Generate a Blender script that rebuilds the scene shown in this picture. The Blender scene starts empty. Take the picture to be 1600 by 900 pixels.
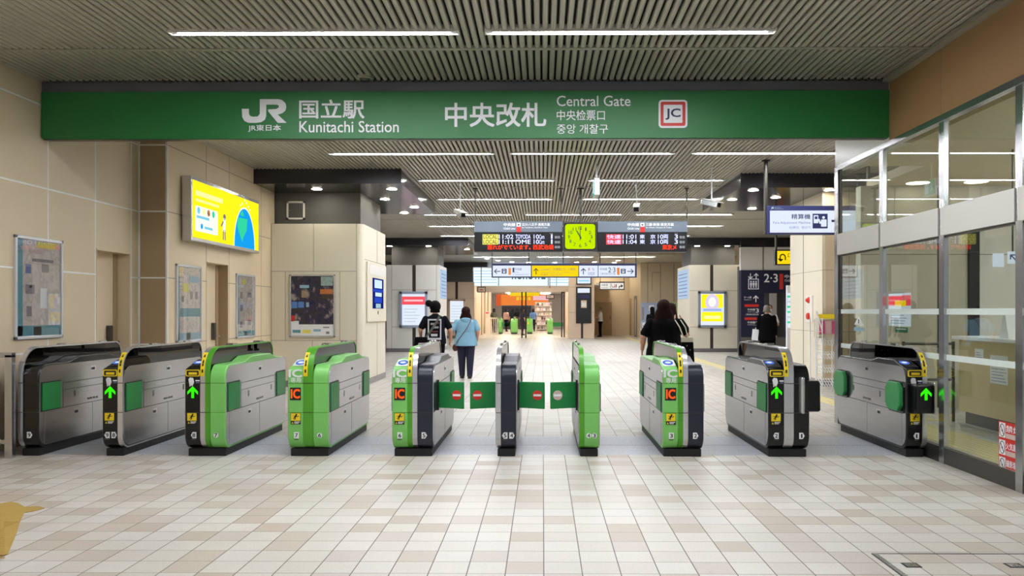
import bpy, bmesh, math, random
from mathutils import Vector, Matrix

random.seed(7)
SC = bpy.context.scene
COL = SC.collection

# ------------------------------------------------------------------ camera
FPX, EYE, TH = 1285.0, 1.45, 0.0078
cam_data = bpy.data.cameras.new('camera')
cam_data.sensor_width = 36
cam_data.lens = 36 * FPX / 1600
cam_data.shift_x = -38 / 1600
cam_data.shift_y = 36 / 1600
cam_data.clip_end = 300
cam = bpy.data.objects.new('camera', cam_data)
COL.objects.link(cam)
cam.location = (0, 0, EYE)
cam.rotation_euler = (math.pi / 2, 0, TH)
SC.camera = cam

# ------------------------------------------------------------------ world, exposure
wd = bpy.data.worlds.new('world')
SC.world = wd
wd.use_nodes = True
bg = wd.node_tree.nodes['Background']
bg.inputs[0].default_value = (0.93, 0.96, 1.0, 1)
bg.inputs[1].default_value = 0.36          # daylight through the open street side behind the camera
SC.view_settings.view_transform = 'Standard'
SC.view_settings.look = 'None'
SC.view_settings.gamma = 1
SC.view_settings.use_curve_mapping = False
SC.view_settings.exposure = 0.06
SC.cycles.use_denoising = True
SC.cycles.max_bounces = 7
SC.cycles.diffuse_bounces = 4
SC.cycles.glossy_bounces = 4
SC.cycles.transparent_max_bounces = 14
SC.cycles.caustics_reflective = False
SC.cycles.caustics_refractive = False
SC.cycles.sample_clamp_indirect = 6
TUBE = 130.0                                 # brightness of the ceiling tubes
DOWN = 80.0                                 # brightness of the downlights


# ------------------------------------------------------------------ photo pixel -> place
def _ray(px):
    a = (px - 838) / FPX
    return (-math.sin(TH) + a * math.cos(TH), math.cos(TH) + a * math.sin(TH))


def PX(px, Y):
    d = _ray(px)
    return Y * d[0] / d[1]


def PZ(px, py, Y):
    return EYE + (486 - py) / FPX * Y / _ray(px)[1]


def PY(px, X):
    d = _ray(px)
    return X * d[1] / d[0]


# ------------------------------------------------------------------ materials
def lin(c):
    return c / 12.92 if c <= 0.04045 else ((c + 0.055) / 1.055) ** 2.4


def hexc(h):
    h = h.lstrip('#')
    return tuple(lin(int(h[i:i + 2], 16) / 255) for i in (0, 2, 4)) + (1,)


def mat(name, col, rough=0.5, metal=0.0, var=0.05, scale=6.0, bump=0.0, bscale=60, aniso=None, spec=0.5, coat=0.0):
    m = bpy.data.materials.new(name)
    m.use_nodes = True
    nt = m.node_tree
    b = nt.nodes['Principled BSDF']
    c = hexc(col) if isinstance(col, str) else col
    b.inputs['Roughness'].default_value = rough
    b.inputs['Metallic'].default_value = metal
    b.inputs['Specular IOR Level'].default_value = spec
    if coat:
        b.inputs['Coat Weight'].default_value = coat
        b.inputs['Coat Roughness'].default_value = 0.05
    tc = nt.nodes.new('ShaderNodeTexCoord')
    mp = nt.nodes.new('ShaderNodeMapping')
    nt.links.new(tc.outputs['Object'], mp.inputs[0])
    if aniso:
        mp.inputs['Scale'].default_value = aniso
    nz = nt.nodes.new('ShaderNodeTexNoise')
    nz.inputs['Scale'].default_value = scale
    nz.inputs['Detail'].default_value = 4
    nt.links.new(mp.outputs[0], nz.inputs['Vector'])
    mx = nt.nodes.new('ShaderNodeMix')
    mx.data_type = 'RGBA'
    mx.inputs[6].default_value = tuple(max(0, v * (1 - var)) for v in c[:3]) + (1,)
    mx.inputs[7].default_value = tuple(min(1, v * (1 + var)) for v in c[:3]) + (1,)
    nt.links.new(nz.outputs['Fac'], mx.inputs[0])
    nt.links.new(mx.outputs[2], b.inputs['Base Color'])
    if bump:
        n2 = nt.nodes.new('ShaderNodeTexNoise')
        n2.inputs['Scale'].default_value = bscale
        nt.links.new(mp.outputs[0], n2.inputs['Vector'])
        bp = nt.nodes.new('ShaderNodeBump')
        bp.inputs['Strength'].default_value = bump
        bp.inputs['Distance'].default_value = 0.01
        nt.links.new(n2.outputs['Fac'], bp.inputs['Height'])
        nt.links.new(bp.outputs[0], b.inputs['Normal'])
    return m


def emis(name, col, s):
    m = bpy.data.materials.new(name)
    m.use_nodes = True
    nt = m.node_tree
    nt.nodes.remove(nt.nodes['Principled BSDF'])
    e = nt.nodes.new('ShaderNodeEmission')
    e.inputs[0].default_value = hexc(col) if isinstance(col, str) else col
    e.inputs[1].default_value = s
    nt.links.new(e.outputs[0], nt.nodes['Material Output'].inputs[0])
    return m


def glassy(name, tint='ffffff', ior=1.5, boost=1.0, tone=1.0, base=0.0, rough=0.0):
    """clear sheet: passes light straight through, mirrors by Fresnel"""
    m = bpy.data.materials.new(name)
    m.use_nodes = True
    nt = m.node_tree
    nt.nodes.remove(nt.nodes['Principled BSDF'])
    t = nt.nodes.new('ShaderNodeBsdfTransparent')
    c = hexc(tint)
    t.inputs[0].default_value = tuple(v * tone for v in c[:3]) + (1,)
    g = nt.nodes.new('ShaderNodeBsdfGlossy')
    g.inputs['Roughness'].default_value = rough
    g.inputs[0].default_value = (1, 1, 1, 1)
    f = nt.nodes.new('ShaderNodeFresnel')
    f.inputs[0].default_value = ior
    geo = nt.nodes.new('ShaderNodeNewGeometry')
    mr = nt.nodes.new('ShaderNodeMapRange')
    mr.inputs[3].default_value = ior
    mr.inputs[4].default_value = 1 / ior
    nt.links.new(geo.outputs['Backfacing'], mr.inputs[0])
    nt.links.new(mr.outputs[0], f.inputs[0])
    k = nt.nodes.new('ShaderNodeMath')
    k.operation = 'MULTIPLY_ADD'
    k.use_clamp = True
    k.inputs[1].default_value = boost
    k.inputs[2].default_value = base
    nt.links.new(f.outputs[0], k.inputs[0])
    x = nt.nodes.new('ShaderNodeMixShader')
    nt.links.new(k.outputs[0], x.inputs[0])
    nt.links.new(t.outputs[0], x.inputs[1])
    nt.links.new(g.outputs[0], x.inputs[2])
    nt.links.new(x.outputs[0], nt.nodes['Material Output'].inputs[0])
    return m


def floor_tiles(inner=False):
    m = bpy.data.materials.new('floor_tiles_inner' if inner else 'floor_tiles')
    m.use_nodes = True
    nt = m.node_tree
    b = nt.nodes['Principled BSDF']
    tc = nt.nodes.new('ShaderNodeTexCoord')
    mp = nt.nodes.new('ShaderNodeMapping')
    mp.inputs['Location'].default_value = (-0.062 + 0.213 * 60, -4.565 + 0.2125 * 20, 0)
    nt.links.new(tc.outputs['Object'], mp.inputs[0])
    br = nt.nodes.new('ShaderNodeTexBrick')
    br.offset = 0.0
    br.squash = 1.0
    br.inputs['Color1'].default_value = (0, 0, 0, 1)
    br.inputs['Color2'].default_value = (1, 1, 1, 1)
    br.inputs['Mortar'].default_value = (0.5, 0.5, 0.5, 1)
    br.inputs['Scale'].default_value = 1
    br.inputs['Mortar Size'].default_value = 0.0030
    br.inputs['Mortar Smooth'].default_value = 0.1
    br.inputs['Brick Width'].default_value = 0.213
    br.inputs['Row Height'].default_value = 0.2125
    nt.links.new(mp.outputs[0], br.inputs['Vector'])
    rp = nt.nodes.new('ShaderNodeValToRGB')
    rp.color_ramp.interpolation = 'CONSTANT'
    stops = [(0.0, 'd1ccc3'), (0.18, 'c3b7aa'), (0.30, 'cdc7bd'), (0.44, 'd4d0c8'), (0.58, 'bdb0a2'),
             (0.66, 'cecabf'), (0.80, 'c6bcb4'), (0.90, 'd1cdc6')]
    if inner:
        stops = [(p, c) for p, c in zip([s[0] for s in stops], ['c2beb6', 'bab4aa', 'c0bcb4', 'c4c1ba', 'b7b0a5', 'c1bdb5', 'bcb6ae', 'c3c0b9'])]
    el = rp.color_ramp.elements
    el[0].position = stops[0][0]
    el[0].color = hexc(stops[0][1])
    el[1].position = stops[1][0]
    el[1].color = hexc(stops[1][1])
    for p, c in stops[2:]:
        e = el.new(p)
        e.color = hexc(c)
    nt.links.new(br.outputs['Color'], rp.inputs[0])
    # speckle
    nz = nt.nodes.new('ShaderNodeTexNoise')
    nz.inputs['Scale'].default_value = 90
    nz.inputs['Detail'].default_value = 3
    nt.links.new(tc.outputs['Object'], nz.inputs['Vector'])
    nr = nt.nodes.new('ShaderNodeMapRange')
    nr.inputs[1].default_value = 0.3
    nr.inputs[2].default_value = 0.7
    nr.inputs[3].default_value = 0.92
    nr.inputs[4].default_value = 1.06
    nt.links.new(nz.outputs['Fac'], nr.inputs[0])
    n2 = nt.nodes.new('ShaderNodeTexNoise')
    n2.inputs['Scale'].default_value = 0.9
    n2.inputs['Detail'].default_value = 5
    nt.links.new(tc.outputs['Object'], n2.inputs['Vector'])
    nr2 = nt.nodes.new('ShaderNodeMapRange')
    nr2.inputs[1].default_value = 0.3
    nr2.inputs[2].default_value = 0.7
    nr2.inputs[3].default_value = 0.93
    nr2.inputs[4].default_value = 1.04
    nt.links.new(n2.outputs['Fac'], nr2.inputs[0])
    mu0 = nt.nodes.new('ShaderNodeMath')
    mu0.operation = 'MULTIPLY'
    nt.links.new(nr.outputs[0], mu0.inputs[0])
    nt.links.new(nr2.outputs[0], mu0.inputs[1])
    mu = nt.nodes.new('ShaderNodeVectorMath')
    mu.operation = 'SCALE'
    nt.links.new(rp.outputs[0], mu.inputs[0])
    nt.links.new(mu0.outputs[0], mu.inputs['Scale'])
    mx = nt.nodes.new('ShaderNodeMix')
    mx.data_type = 'RGBA'
    mx.inputs[7].default_value = hexc('75695c')
    nt.links.new(br.outputs['Fac'], mx.inputs[0])
    nt.links.new(mu.outputs[0], mx.inputs[6])
    # the joints that run away from the street are wider and darker
    sp = nt.nodes.new('ShaderNodeSeparateXYZ')
    nt.links.new(mp.outputs[0], sp.inputs[0])
    dv = nt.nodes.new('ShaderNodeMath')
    dv.operation = 'DIVIDE'
    dv.inputs[1].default_value = 0.213
    nt.links.new(sp.outputs[0], dv.inputs[0])
    fr = nt.nodes.new('ShaderNodeMath')
    fr.operation = 'PINGPONG'
    fr.inputs[1].default_value = 0.5
    nt.links.new(dv.outputs[0], fr.inputs[0])
    lt = nt.nodes.new('ShaderNodeMath')
    lt.operation = 'LESS_THAN'
    lt.inputs[1].default_value = 0.014
    nt.links.new(fr.outputs[0], lt.inputs[0])
    mx2 = nt.nodes.new('ShaderNodeMix')
    mx2.data_type = 'RGBA'
    mx2.inputs[7].default_value = hexc('3c332c')
    nt.links.new(lt.outputs[0], mx2.inputs[0])
    nt.links.new(mx.outputs[2], mx2.inputs[6])
    nt.links.new(mx2.outputs[2], b.inputs['Base Color'])
    rr = nt.nodes.new('ShaderNodeMapRange')
    rr.inputs[3].default_value = 0.30
    rr.inputs[4].default_value = 0.46
    nt.links.new(n2.outputs['Fac'], rr.inputs[0])
    nt.links.new(rr.outputs[0], b.inputs['Roughness'])
    b.inputs['Specular IOR Level'].default_value = 0.5
    bp = nt.nodes.new('ShaderNodeBump')
    bp.inputs['Strength'].default_value = 0.25
    bp.inputs['Distance'].default_value = 0.003
    bp.invert = True
    nt.links.new(br.outputs['Fac'], bp.inputs['Height'])
    nt.links.new(bp.outputs[0], b.inputs['Normal'])
    return m


def granite():
    m = mat('granite', 'aeb2b8', 0.42, 0, 0.05, 3)
    nt = m.node_tree
    b = nt.nodes['Principled BSDF']
    v = nt.nodes.new('ShaderNodeTexVoronoi')
    v.inputs['Scale'].default_value = 130
    tc = nt.nodes.new('ShaderNodeTexCoord')
    nt.links.new(tc.outputs['Object'], v.inputs['Vector'])
    rp = nt.nodes.new('ShaderNodeValToRGB')
    el = rp.color_ramp.elements
    el[0].color = hexc('9ea2aa')
    el[1].color = hexc('d2d5da')
    nt.links.new(v.outputs['Color'], rp.inputs[0])
    nt.links.new(rp.outputs[0], b.inputs['Base Color'])
    return m


def blur_art(name, cols, s, scale=3.0, emit=True, vec=(1, 1, 1), seed=0.0, rough=0.3):
    """a soft picture print made of noise-driven colour patches (the photo shows these posters blurred)"""
    m = bpy.data.materials.new(name)
    m.use_nodes = True
    nt = m.node_tree
    tc = nt.nodes.new('ShaderNodeTexCoord')
    mp = nt.nodes.new('ShaderNodeMapping')
    mp.inputs['Scale'].default_value = vec
    mp.inputs['Location'].default_value = (seed, seed * 1.7, seed * .6)
    nt.links.new(tc.outputs['Object'], mp.inputs[0])
    nz = nt.nodes.new('ShaderNodeTexNoise')
    nz.inputs['Scale'].default_value = scale
    nz.inputs['Detail'].default_value = 2
    nt.links.new(mp.outputs[0], nz.inputs['Vector'])
    rp = nt.nodes.new('ShaderNodeValToRGB')
    el = rp.color_ramp.elements
    n = len(cols)
    for i, c in enumerate(cols):
        p = 0.3 + 0.4 * i / (n - 1)
        if i < 2:
            el[i].position = p if i == 0 else 0.3 + 0.4 / (n - 1)
            el[i].color = hexc(c)
        else:
            e = el.new(p)
            e.color = hexc(c)
    nt.links.new(nz.outputs['Fac'], rp.inputs[0])
    b = nt.nodes['Principled BSDF']
    if emit:
        nt.links.new(rp.outputs[0], b.inputs['Emission Color'])
        b.inputs['Emission Strength'].default_value = s
        b.inputs['Base Color'].default_value = (0.02, 0.02, 0.02, 1)
    else:
        nt.links.new(rp.outputs[0], b.inputs['Base Color'])
    b.inputs['Roughness'].default_value = rough
    return m


M = dict(
    tiles=floor_tiles(), tiles_in=floor_tiles(True), granite=granite(),
    wall=mat('wall_panel', 'decbac', 0.5, 0, 0.05, 1.3, 0.05, 300),
    wall_dark=mat('wall_panel_dark', 'ad9674', 0.5, 0, 0.05, 1.3),
    fascia=mat('fascia_panel', 'a07e56', 0.5, 0, 0.05, 1.3),
    pillar=mat('pillar_panel', 'e4dcc8', 0.38, 0, 0.03, 1.3),
    pillar_w=mat('pillar_panel_pale', 'e4e2dc', 0.3, 0, 0.02, 1.3),
    pillar_p=mat('pillar_panel_pink', 'e6cdb4', 0.4, 0, 0.03, 1.3),
    joint_l=mat('joint_light', 'fbfaf7', 0.5), joint_d=mat('joint_dark', '7f7466', 0.6),
    joint_b=mat('joint_brown', '382a22', 0.5),
    slat=mat('ceiling_slat', 'b3ae9f', 0.32, 0.25, 0.04, 2.0, aniso=(8, 0.3, 8)),
    slat_gap=mat('ceiling_gap', '1b1a18', 0.8),
    seam=mat('ceiling_seam', 'a5a292', 0.4, 0.2),
    soffit=mat('soffit_metal', '35343a', 0.16, 0.75, 0.10, 2, 0.02, 40),
    soffit_front=mat('soffit_front', '3b3a40', 0.35, 0.4, 0.15, 3, aniso=(6, 6, .3)),
    column=mat('column_grey', '5c5b58', 0.55, 0.1, 0.06, 3),
    kick=mat('kick_plate', '8a8688', 0.3, 0.6),
    sign_green=mat('sign_green', '0c7030', 0.5, 0, 0.03, 2, spec=0.8),
    white=mat('white_paint', 'f2f3f6', 0.4), grey_band=mat('grey_band', '6d6f78', 0.35, 0.4),
    letter=mat('letter_white', 'f4f5f8', 0.4),
    black=mat('black_gloss', '08090c', 0.25, 0, 0.1), blackm=mat('black_matt', '101012', 0.6),
    navy=mat('navy_body', '1d2231', 0.35, 0.1, 0.08),
    steel=mat('stainless_steel', 'dcdce0', 0.25, 0.8, 0.09, 5, 0.03, 30, aniso=(1, 1, 8)),
    steel_b=mat('stainless_brushed', 'c2c2c5', 0.21, 0.95, 0.12, 4, 0.03, 40, aniso=(4, .5, 6)),
    steel_d=mat('steel_dark', '57544f', 0.34, 0.8, 0.08, 4),
    chrome=mat('bright_steel', 'd6d6da', 0.15, 1.0, 0.04),
    green_l=mat('gate_green_light', '79c464', 0.36, 0, 0.04), green_d=mat('gate_green_dark', '4c9a22', 0.35, 0, 0.04),
    flap=mat('flap_green', '0f7f3a', 0.42, 0, 0.1, 8, 0.1, 60), pad=mat('pad_green', '2f8f4c', 0.45, 0, 0.1, 6, 0.08, 60),
    red=mat('sign_red', 'cf2a22', 0.4), red_fade=mat('faded_pink', 'cdb9b0', 0.5),
    yellow=mat('sticker_yellow', 'f0d320', 0.4), orange=mat('orange', 'f08a2c', 0.5),
    smoke_k=glassy('smoked_panel_black', '2a2828', 1.45, .9, 0.15, 0.0), smoke_d=glassy('smoked_panel_dark', '4a4644', 1.45, .9, 0.6, 0.0), smoke_l=glassy('smoked_panel_light', 'cfc9c2', 1.45, 1.0, 0.9),
    glass=glassy('window_glass', 'f0f5f0', 1.5, 1.15, 0.97), frost=mat('frosted_band', 'dfe9e4', 0.5),
    glass_far=glassy('door_glass', 'ffffff', 1.45, 1.0, 0.96),
    panel_w=mat('inside_white', 'eeeae2', 0.6), paper=mat('paper', 'f3f5f6', 0.6),
    tube=emis('tube_light', 'f8faff', TUBE), tube_housing=mat('light_housing', 'f2f0ea', 0.4),
    down=emis('down_light', 'fff6e4', DOWN),
    e_white=emis('sign_lit_white', 'e3ecfb', 1.0), e_yellow=emis('sign_lit_yellow', 'ffd814', 1.0),
    e_ink=mat('sign_ink', '1c2454', 0.5), e_grey=mat('sign_grey_ink', '6d7cae', 0.5),
    b_black=mat('board_black', '0a0a10', 0.35), b_grey=mat('board_grey', '65707e', 0.45),
    led_w=emis('led_white', 'ccd2ff', 2.0), led_y=emis('led_yellow', 'f2ec70', 1.05), led_r=emis('led_red', 'ff3a1c', 1.9),
    led_pink=emis('led_pink', 'f4555f', 1.0), led_blue=emis('led_blue', '2f2fd0', 0.8), led_dim=emis('led_grey', 'c8ccd4', 0.7),
    led_g=emis('led_green', '35ff10', 1.15), led_o=emis('led_orange', 'ff5a22', 1.15), led_card=emis('led_card_blue', '5a86f0', 0.8),
    clock=emis('clock_face_lit', 'cdf200', 0.95), tactile=mat('tactile_yellow', 'd9cd96', 0.55, 0, 0.08, 3),
    tact_strong=mat('tactile_deep_yellow', 'b4954a', 0.6, 0, 0.15, 5, 0.3, 90),
    skin=mat('skin', 'c08e74', 0.55, 0, 0.05), hair=mat('hair_black', '060404', 0.8, 0, 0.3, 30, spec=.12), hair_br=mat('hair_brown', '24110e', 0.8, 0, 0.3, 30, spec=.12),
    hair_g=mat('hair_grey', '77706a', 0.6, 0, 0.2, 30),
    cl_black=mat('cloth_black', '060507', 0.95, spec=.15), cl_blue=mat('cloth_light_blue', '78a4bc', 0.85, 0, 0.08, 9, 0.3, 40),
    cl_navy=mat('cloth_navy', '181a35', 0.85), cl_white=mat('cloth_white', 'dcdad8', 0.85), cl_dark=mat('cloth_dark_navy', '0c0d15', 0.95, spec=.15),
    leather=mat('bag_leather', '4a1714', 0.5), bagw=mat('bag_cream', 'cfc8b2', 0.6), olive=mat('strap_olive', '50554c', 0.8),
    cloth_pink=mat('cloth_pink', 'c9a4a4', 0.8), shoe=mat('shoe_black', '121015', 0.5),
)


# ------------------------------------------------------------------ mesh building
class MB:
    def __init__(s):
        s.v, s.f, s.m, s.mats = [], [], [], []

    def mi(s, m):
        if isinstance(m, str):
            m = M[m]
        if m not in s.mats:
            s.mats.append(m)
        return s.mats.index(m)

    def add(s, verts, faces, m):
        o = len(s.v)
        k = s.mi(m)
        s.v += [tuple(p) for p in verts]
        for f in faces:
            s.f.append([i + o for i in f])
            s.m.append(k)
        return s

    def box(s, x0, x1, y0, y1, z0, z1, m):
        if x0 > x1: x0, x1 = x1, x0
        if y0 > y1: y0, y1 = y1, y0
        if z0 > z1: z0, z1 = z1, z0
        v = [(x, y, z) for x in (x0, x1) for y in (y0, y1) for z in (z0, z1)]
        f = [(0, 1, 3, 2), (4, 6, 7, 5), (0, 4, 5, 1), (2, 3, 7, 6), (0, 2, 6, 4), (1, 5, 7, 3)]
        return s.add(v, f, m)

    def prism(s, poly, a, b, m, axis='x'):
        """poly: list of 2-D points; extruded from a to b along the axis"""
        def P(p, t):
            return {'x': (t, p[0], p[1]), 'y': (p[0], t, p[1]), 'z': (p[0], p[1], t)}[axis]
        n = len(poly)
        v = [P(p, a) for p in poly] + [P(p, b) for p in poly]
        f = [list(range(n))[::-1], list(range(n, 2 * n))]
        f += [(i, (i + 1) % n, n + (i + 1) % n, n + i) for i in range(n)]
        return s.add(v, f, m)

    def band(s, outer, inner, a, b, m, closed=False):
        """ribbon with thickness between two (y,z) polylines, from x=a to x=b"""
        n = len(outer)
        v = [(a, *p) for p in outer] + [(b, *p) for p in outer] + [(a, *p) for p in inner] + [(b, *p) for p in inner]
        f = []
        for i in range(n if closed else n - 1):
            j = (i + 1) % n
            f += [(i, j, n + j, n + i), (2 * n + i, 3 * n + i, 3 * n + j, 2 * n + j), (i, 2 * n + i, 2 * n + j, j),
                  (n + i, n + j, 3 * n + j, 3 * n + i)]
        if not closed:
            f += [(0, n, 3 * n, 2 * n), (n - 1, 3 * n - 1, 4 * n - 1, 2 * n - 1)]
        return s.add(v, f, m)

    def cyl(s, p, q, r, m, n=12, r2=None):
        p, q = Vector(p), Vector(q)
        r2 = r if r2 is None else r2
        d = (q - p).normalized()
        u = d.orthogonal().normalized()
        w = d.cross(u)
        v = []
        for c, rr in ((p, r), (q, r2)):
            v += [c + (u * math.cos(2 * math.pi * i / n) + w * math.sin(2 * math.pi * i / n)) * rr for i in range(n)]
        f = [list(range(n))[::-1], list(range(n, 2 * n))] + [(i, (i + 1) % n, n + (i + 1) % n, n + i) for i in range(n)]
        return s.add(v, f, m)

    def tube(s, pts, r, m, n=8):
        for a, b in zip(pts, pts[1:]):
            s.cyl(a, b, r, m, n)
        return s

    def ball(s, c, rx, ry, rz, m, nu=20, nv=12):
        v, f = [], []
        for j in range(nv + 1):
            t = math.pi * j / nv
            for i in range(nu):
                a = 2 * math.pi * i / nu
                v.append((c[0] + rx * math.sin(t) * math.cos(a), c[1] + ry * math.sin(t) * math.sin(a), c[2] + rz * math.cos(t)))
        for j in range(nv):
            for i in range(nu):
                k = (i + 1) % nu
                f.append((j * nu + i, (j + 1) * nu + i, (j + 1) * nu + k, j * nu + k))
        return s.add(v, f, m)

    def loft(s, rings, m, n=20):
        """rings: (centre, rx, ry[, tilt]) ellipses in the XY plane, capped"""
        v, f = [], []
        for c, rx, ry in rings:
            for i in range(n):
                a = 2 * math.pi * i / n
                v.append((c[0] + rx * math.cos(a), c[1] + ry * math.sin(a), c[2]))
        for j in range(len(rings) - 1):
            for i in range(n):
                k = (i + 1) % n
                f.append((j * n + i, j * n + k, (j + 1) * n + k, (j + 1) * n + i))
        f += [list(range(n))[::-1], [(len(rings) - 1) * n + i for i in range(n)]]
        return s.add(v, f, m)

    def build(s, name, parent=None, smooth=False, bevel=0.0, seg=2):
        me = bpy.data.meshes.new(name)
        off = Vector((0, 0, 0))
        if parent is not None:
            off = parent['_w'] if '_w' in parent else (0, 0, 0)
            off = Vector(off)
        if parent is None and s.v:
            lo = [min(p[i] for p in s.v) for i in range(3)]
            hi = [max(p[i] for p in s.v) for i in range(3)]
            own = Vector(((lo[0] + hi[0]) / 2, (lo[1] + hi[1]) / 2, lo[2]))
        elif s.v:
            own = off
        else:
            own = Vector((0, 0, 0))
        me.from_pydata([tuple(Vector(p) - own) for p in s.v], [], s.f)
        for m in s.mats:
            me.materials.append(m)
        me.polygons.foreach_set('material_index', s.m)
        bm = bmesh.new()
        bm.from_mesh(me)
        bmesh.ops.recalc_face_normals(bm, faces=bm.faces)
        bm.to_mesh(me)
        bm.free()
        me.update()
        if smooth:
            me.polygons.foreach_set('use_smooth', [True] * len(me.polygons))
            try:
                me.set_sharp_from_angle(angle=math.radians(40))
            except Exception:
                pass
        o = bpy.data.objects.new(name, me)
        COL.objects.link(o)
        if parent is not None:
            o.parent = parent
            o['_w'] = tuple(own)
        else:
            o.location = own
            o['_w'] = tuple(own)
        if bevel:
            b = o.modifiers.new('edge', 'BEVEL')
            b.width = bevel
            b.segments = seg
            b.limit_method = 'ANGLE'
            b.angle_limit = math.radians(40)
        return o


def thing(name, label, cat, loc, group=None):
    o = bpy.data.objects.new(name, None)
    COL.objects.link(o)
    o.location = loc
    o['_w'] = tuple(loc)
    o.empty_display_size = 0.1
    return tag(o, label, cat, group)


def tag(o, label, cat, group=None, kind=None):
    o['label'] = label
    o['category'] = cat
    if group: o['group'] = group
    if kind: o['kind'] = kind
    return o


def struct(o):
    o['kind'] = 'structure'
    return o


def rounded(pts, radii, seg=7):
    """2-D polygon with rounded corners"""
    out = []
    n = len(pts)
    for i in range(n):
        p, a, b = Vector(pts[i]), Vector(pts[i - 1]), Vector(pts[(i + 1) % n])
        r = radii[i] if isinstance(radii, (list, tuple)) else radii
        if r <= 0:
            out.append(tuple(p))
            continue
        u, w = (a - p).normalized(), (b - p).normalized()
        ang = math.acos(max(-1, min(1, u.dot(w))))
        t = min(r / math.tan(ang / 2), (a - p).length * .49, (b - p).length * .49)
        r = t * math.tan(ang / 2)
        c = p + (u + w).normalized() * (r / math.sin(ang / 2))
        s0, s1 = p + u * t - c, p + w * t - c
        a0 = math.atan2(s0[1], s0[0])
        a1 = math.atan2(s1[1], s1[0])
        d = (a1 - a0 + math.pi) % (2 * math.pi) - math.pi
        for k in range(seg + 1):
            an = a0 + d * k / seg
            out.append((c[0] + r * math.cos(an), c[1] + r * math.sin(an)))
    return out


_txt = {}


def glyphs(s, bold):
    key = (s, bold)
    if key not in _txt:
        c = bpy.data.curves.new('t', 'FONT')
        c.body = s
        c.size = 1
        c.resolution_u = 3
        c.offset = bold
        o = bpy.data.objects.new('t', c)
        COL.objects.link(o)
        bpy.context.view_layer.update()
        me = bpy.data.meshes.new_from_object(o.evaluated_get(bpy.context.evaluated_depsgraph_get()))
        v = [(p.co.x, p.co.y) for p in me.vertices]
        f = [tuple(p.vertices) for p in me.polygons]
        bpy.data.objects.remove(o)
        bpy.data.curves.remove(c)
        bpy.data.meshes.remove(me)
        _txt[key] = (v, f)
    return _txt[key]


class Face:
    """a flat surface to put marks on: u to the viewer's right, v up, n towards the viewer"""
    def __init__(s, mb, org, u, v, n):
        s.mb, s.o, s.u, s.v, s.n = mb, Vector(org), Vector(u), Vector(v), Vector(n)

    def P(s, u, v, d):
        return s.o + s.u * u + s.v * v + s.n * d

    def poly(s, pts, d0, d1, m):
        n = len(pts)
        vs = [s.P(p[0], p[1], d0) for p in pts] + [s.P(p[0], p[1], d1) for p in pts]
        f = [list(range(n))[::-1], list(range(n, 2 * n))] + [(i, (i + 1) % n, n + (i + 1) % n, n + i) for i in range(n)]
        s.mb.add(vs, f, m)

    def rect(s, u0, v0, u1, v1, m, d=0.004, d0=0.0, r=0):
        p = [(u0, v0), (u1, v0), (u1, v1), (u0, v1)]
        if r: p = rounded(p, r, 5)
        s.poly(p, d0, d, m)

    def disc(s, u, v, r, m, d=0.004, d0=0.0, n=24, rv=None):
        rv = rv or r
        s.poly([(u + r * math.cos(2 * math.pi * i / n), v + rv * math.sin(2 * math.pi * i / n)) for i in range(n)], d0, d, m)

    def line(s, pts, w, m, d=0.004, d0=0.0):
        for a, b in zip(pts, pts[1:]):
            a, b = Vector(a), Vector(b)
            t = (b - a).normalized() * (w / 2)
            k = Vector((-t[1], t[0]))
            a2, b2 = a - t * .5, b + t * .5
            s.poly([tuple(a2 + k), tuple(a2 - k), tuple(b2 - k), tuple(b2 + k)], d0, d, m)

    def text(s, t, u0, v0, u1, v1, m, d=0.004, bold=0.0):
        vv, ff = glyphs(t, 0.0)
        if not vv: return
        x0, x1 = min(p[0] for p in vv), max(p[0] for p in vv)
        y0, y1 = min(p[1] for p in vv), max(p[1] for p in vv)
        sx, sy = (u1 - u0) / max(1e-6, x1 - x0), (v1 - v0) / max(1e-6, y1 - y0)
        k = bold * .55
        for i, (a, b) in enumerate([(0, 0)] if not k else [(k, k), (-k, k), (k, -k), (-k, -k), (0, k), (0, -k)]):
            s.mb.add([s.P(u0 + (p[0] - x0 + a) * sx, v0 + (p[1] - y0 + b) * sy, d + i * 1e-5) for p in vv], ff, m)


def front_face(mb, Y):
    """marks on a surface that faces the camera side; u = X, v = Z"""
    return Face(mb, (0, Y, 0), (1, 0, 0), (0, 0, 1), (0, -1, 0))


def pixface(mb, Y):
    """like front_face, but helper to read extents from the photo at this depth"""
    f = front_face(mb, Y)
    f.R = lambda a, b, c, e: (PX(a, Y), PZ(a, e, Y), PX(c, Y), PZ(c, b, Y))   # px x0,y0(top),x1,y1(bottom) -> u0,v0,u1,v1
    return f

# ================================================================== THE SETTING
CEIL = 4.0
XA, XB, XR = -5.6, -5.2, 3.83

# ---- floor
f = MB()
f.box(-9, 14, -1.0, 8.29, -0.12, 0, 'tiles')
f.box(-9, 14, 8.29, 9.52, -0.12, 0, 'granite')
f.box(-9, 14, 9.52, 80, -0.12, 0, 'tiles_in')
for z in (8.90,):
    f.box(-5.6, 3.8, z, z + .006, -0.01, 0.0008, 'joint_d')
struct(f.build('floor'))

# ---- ceiling: long metal slats with dark gaps, running away from the street
c = MB()
c.box(-9, 14, -1.0, 44, CEIL + .06, CEIL + .16, 'slat_gap')


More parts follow.
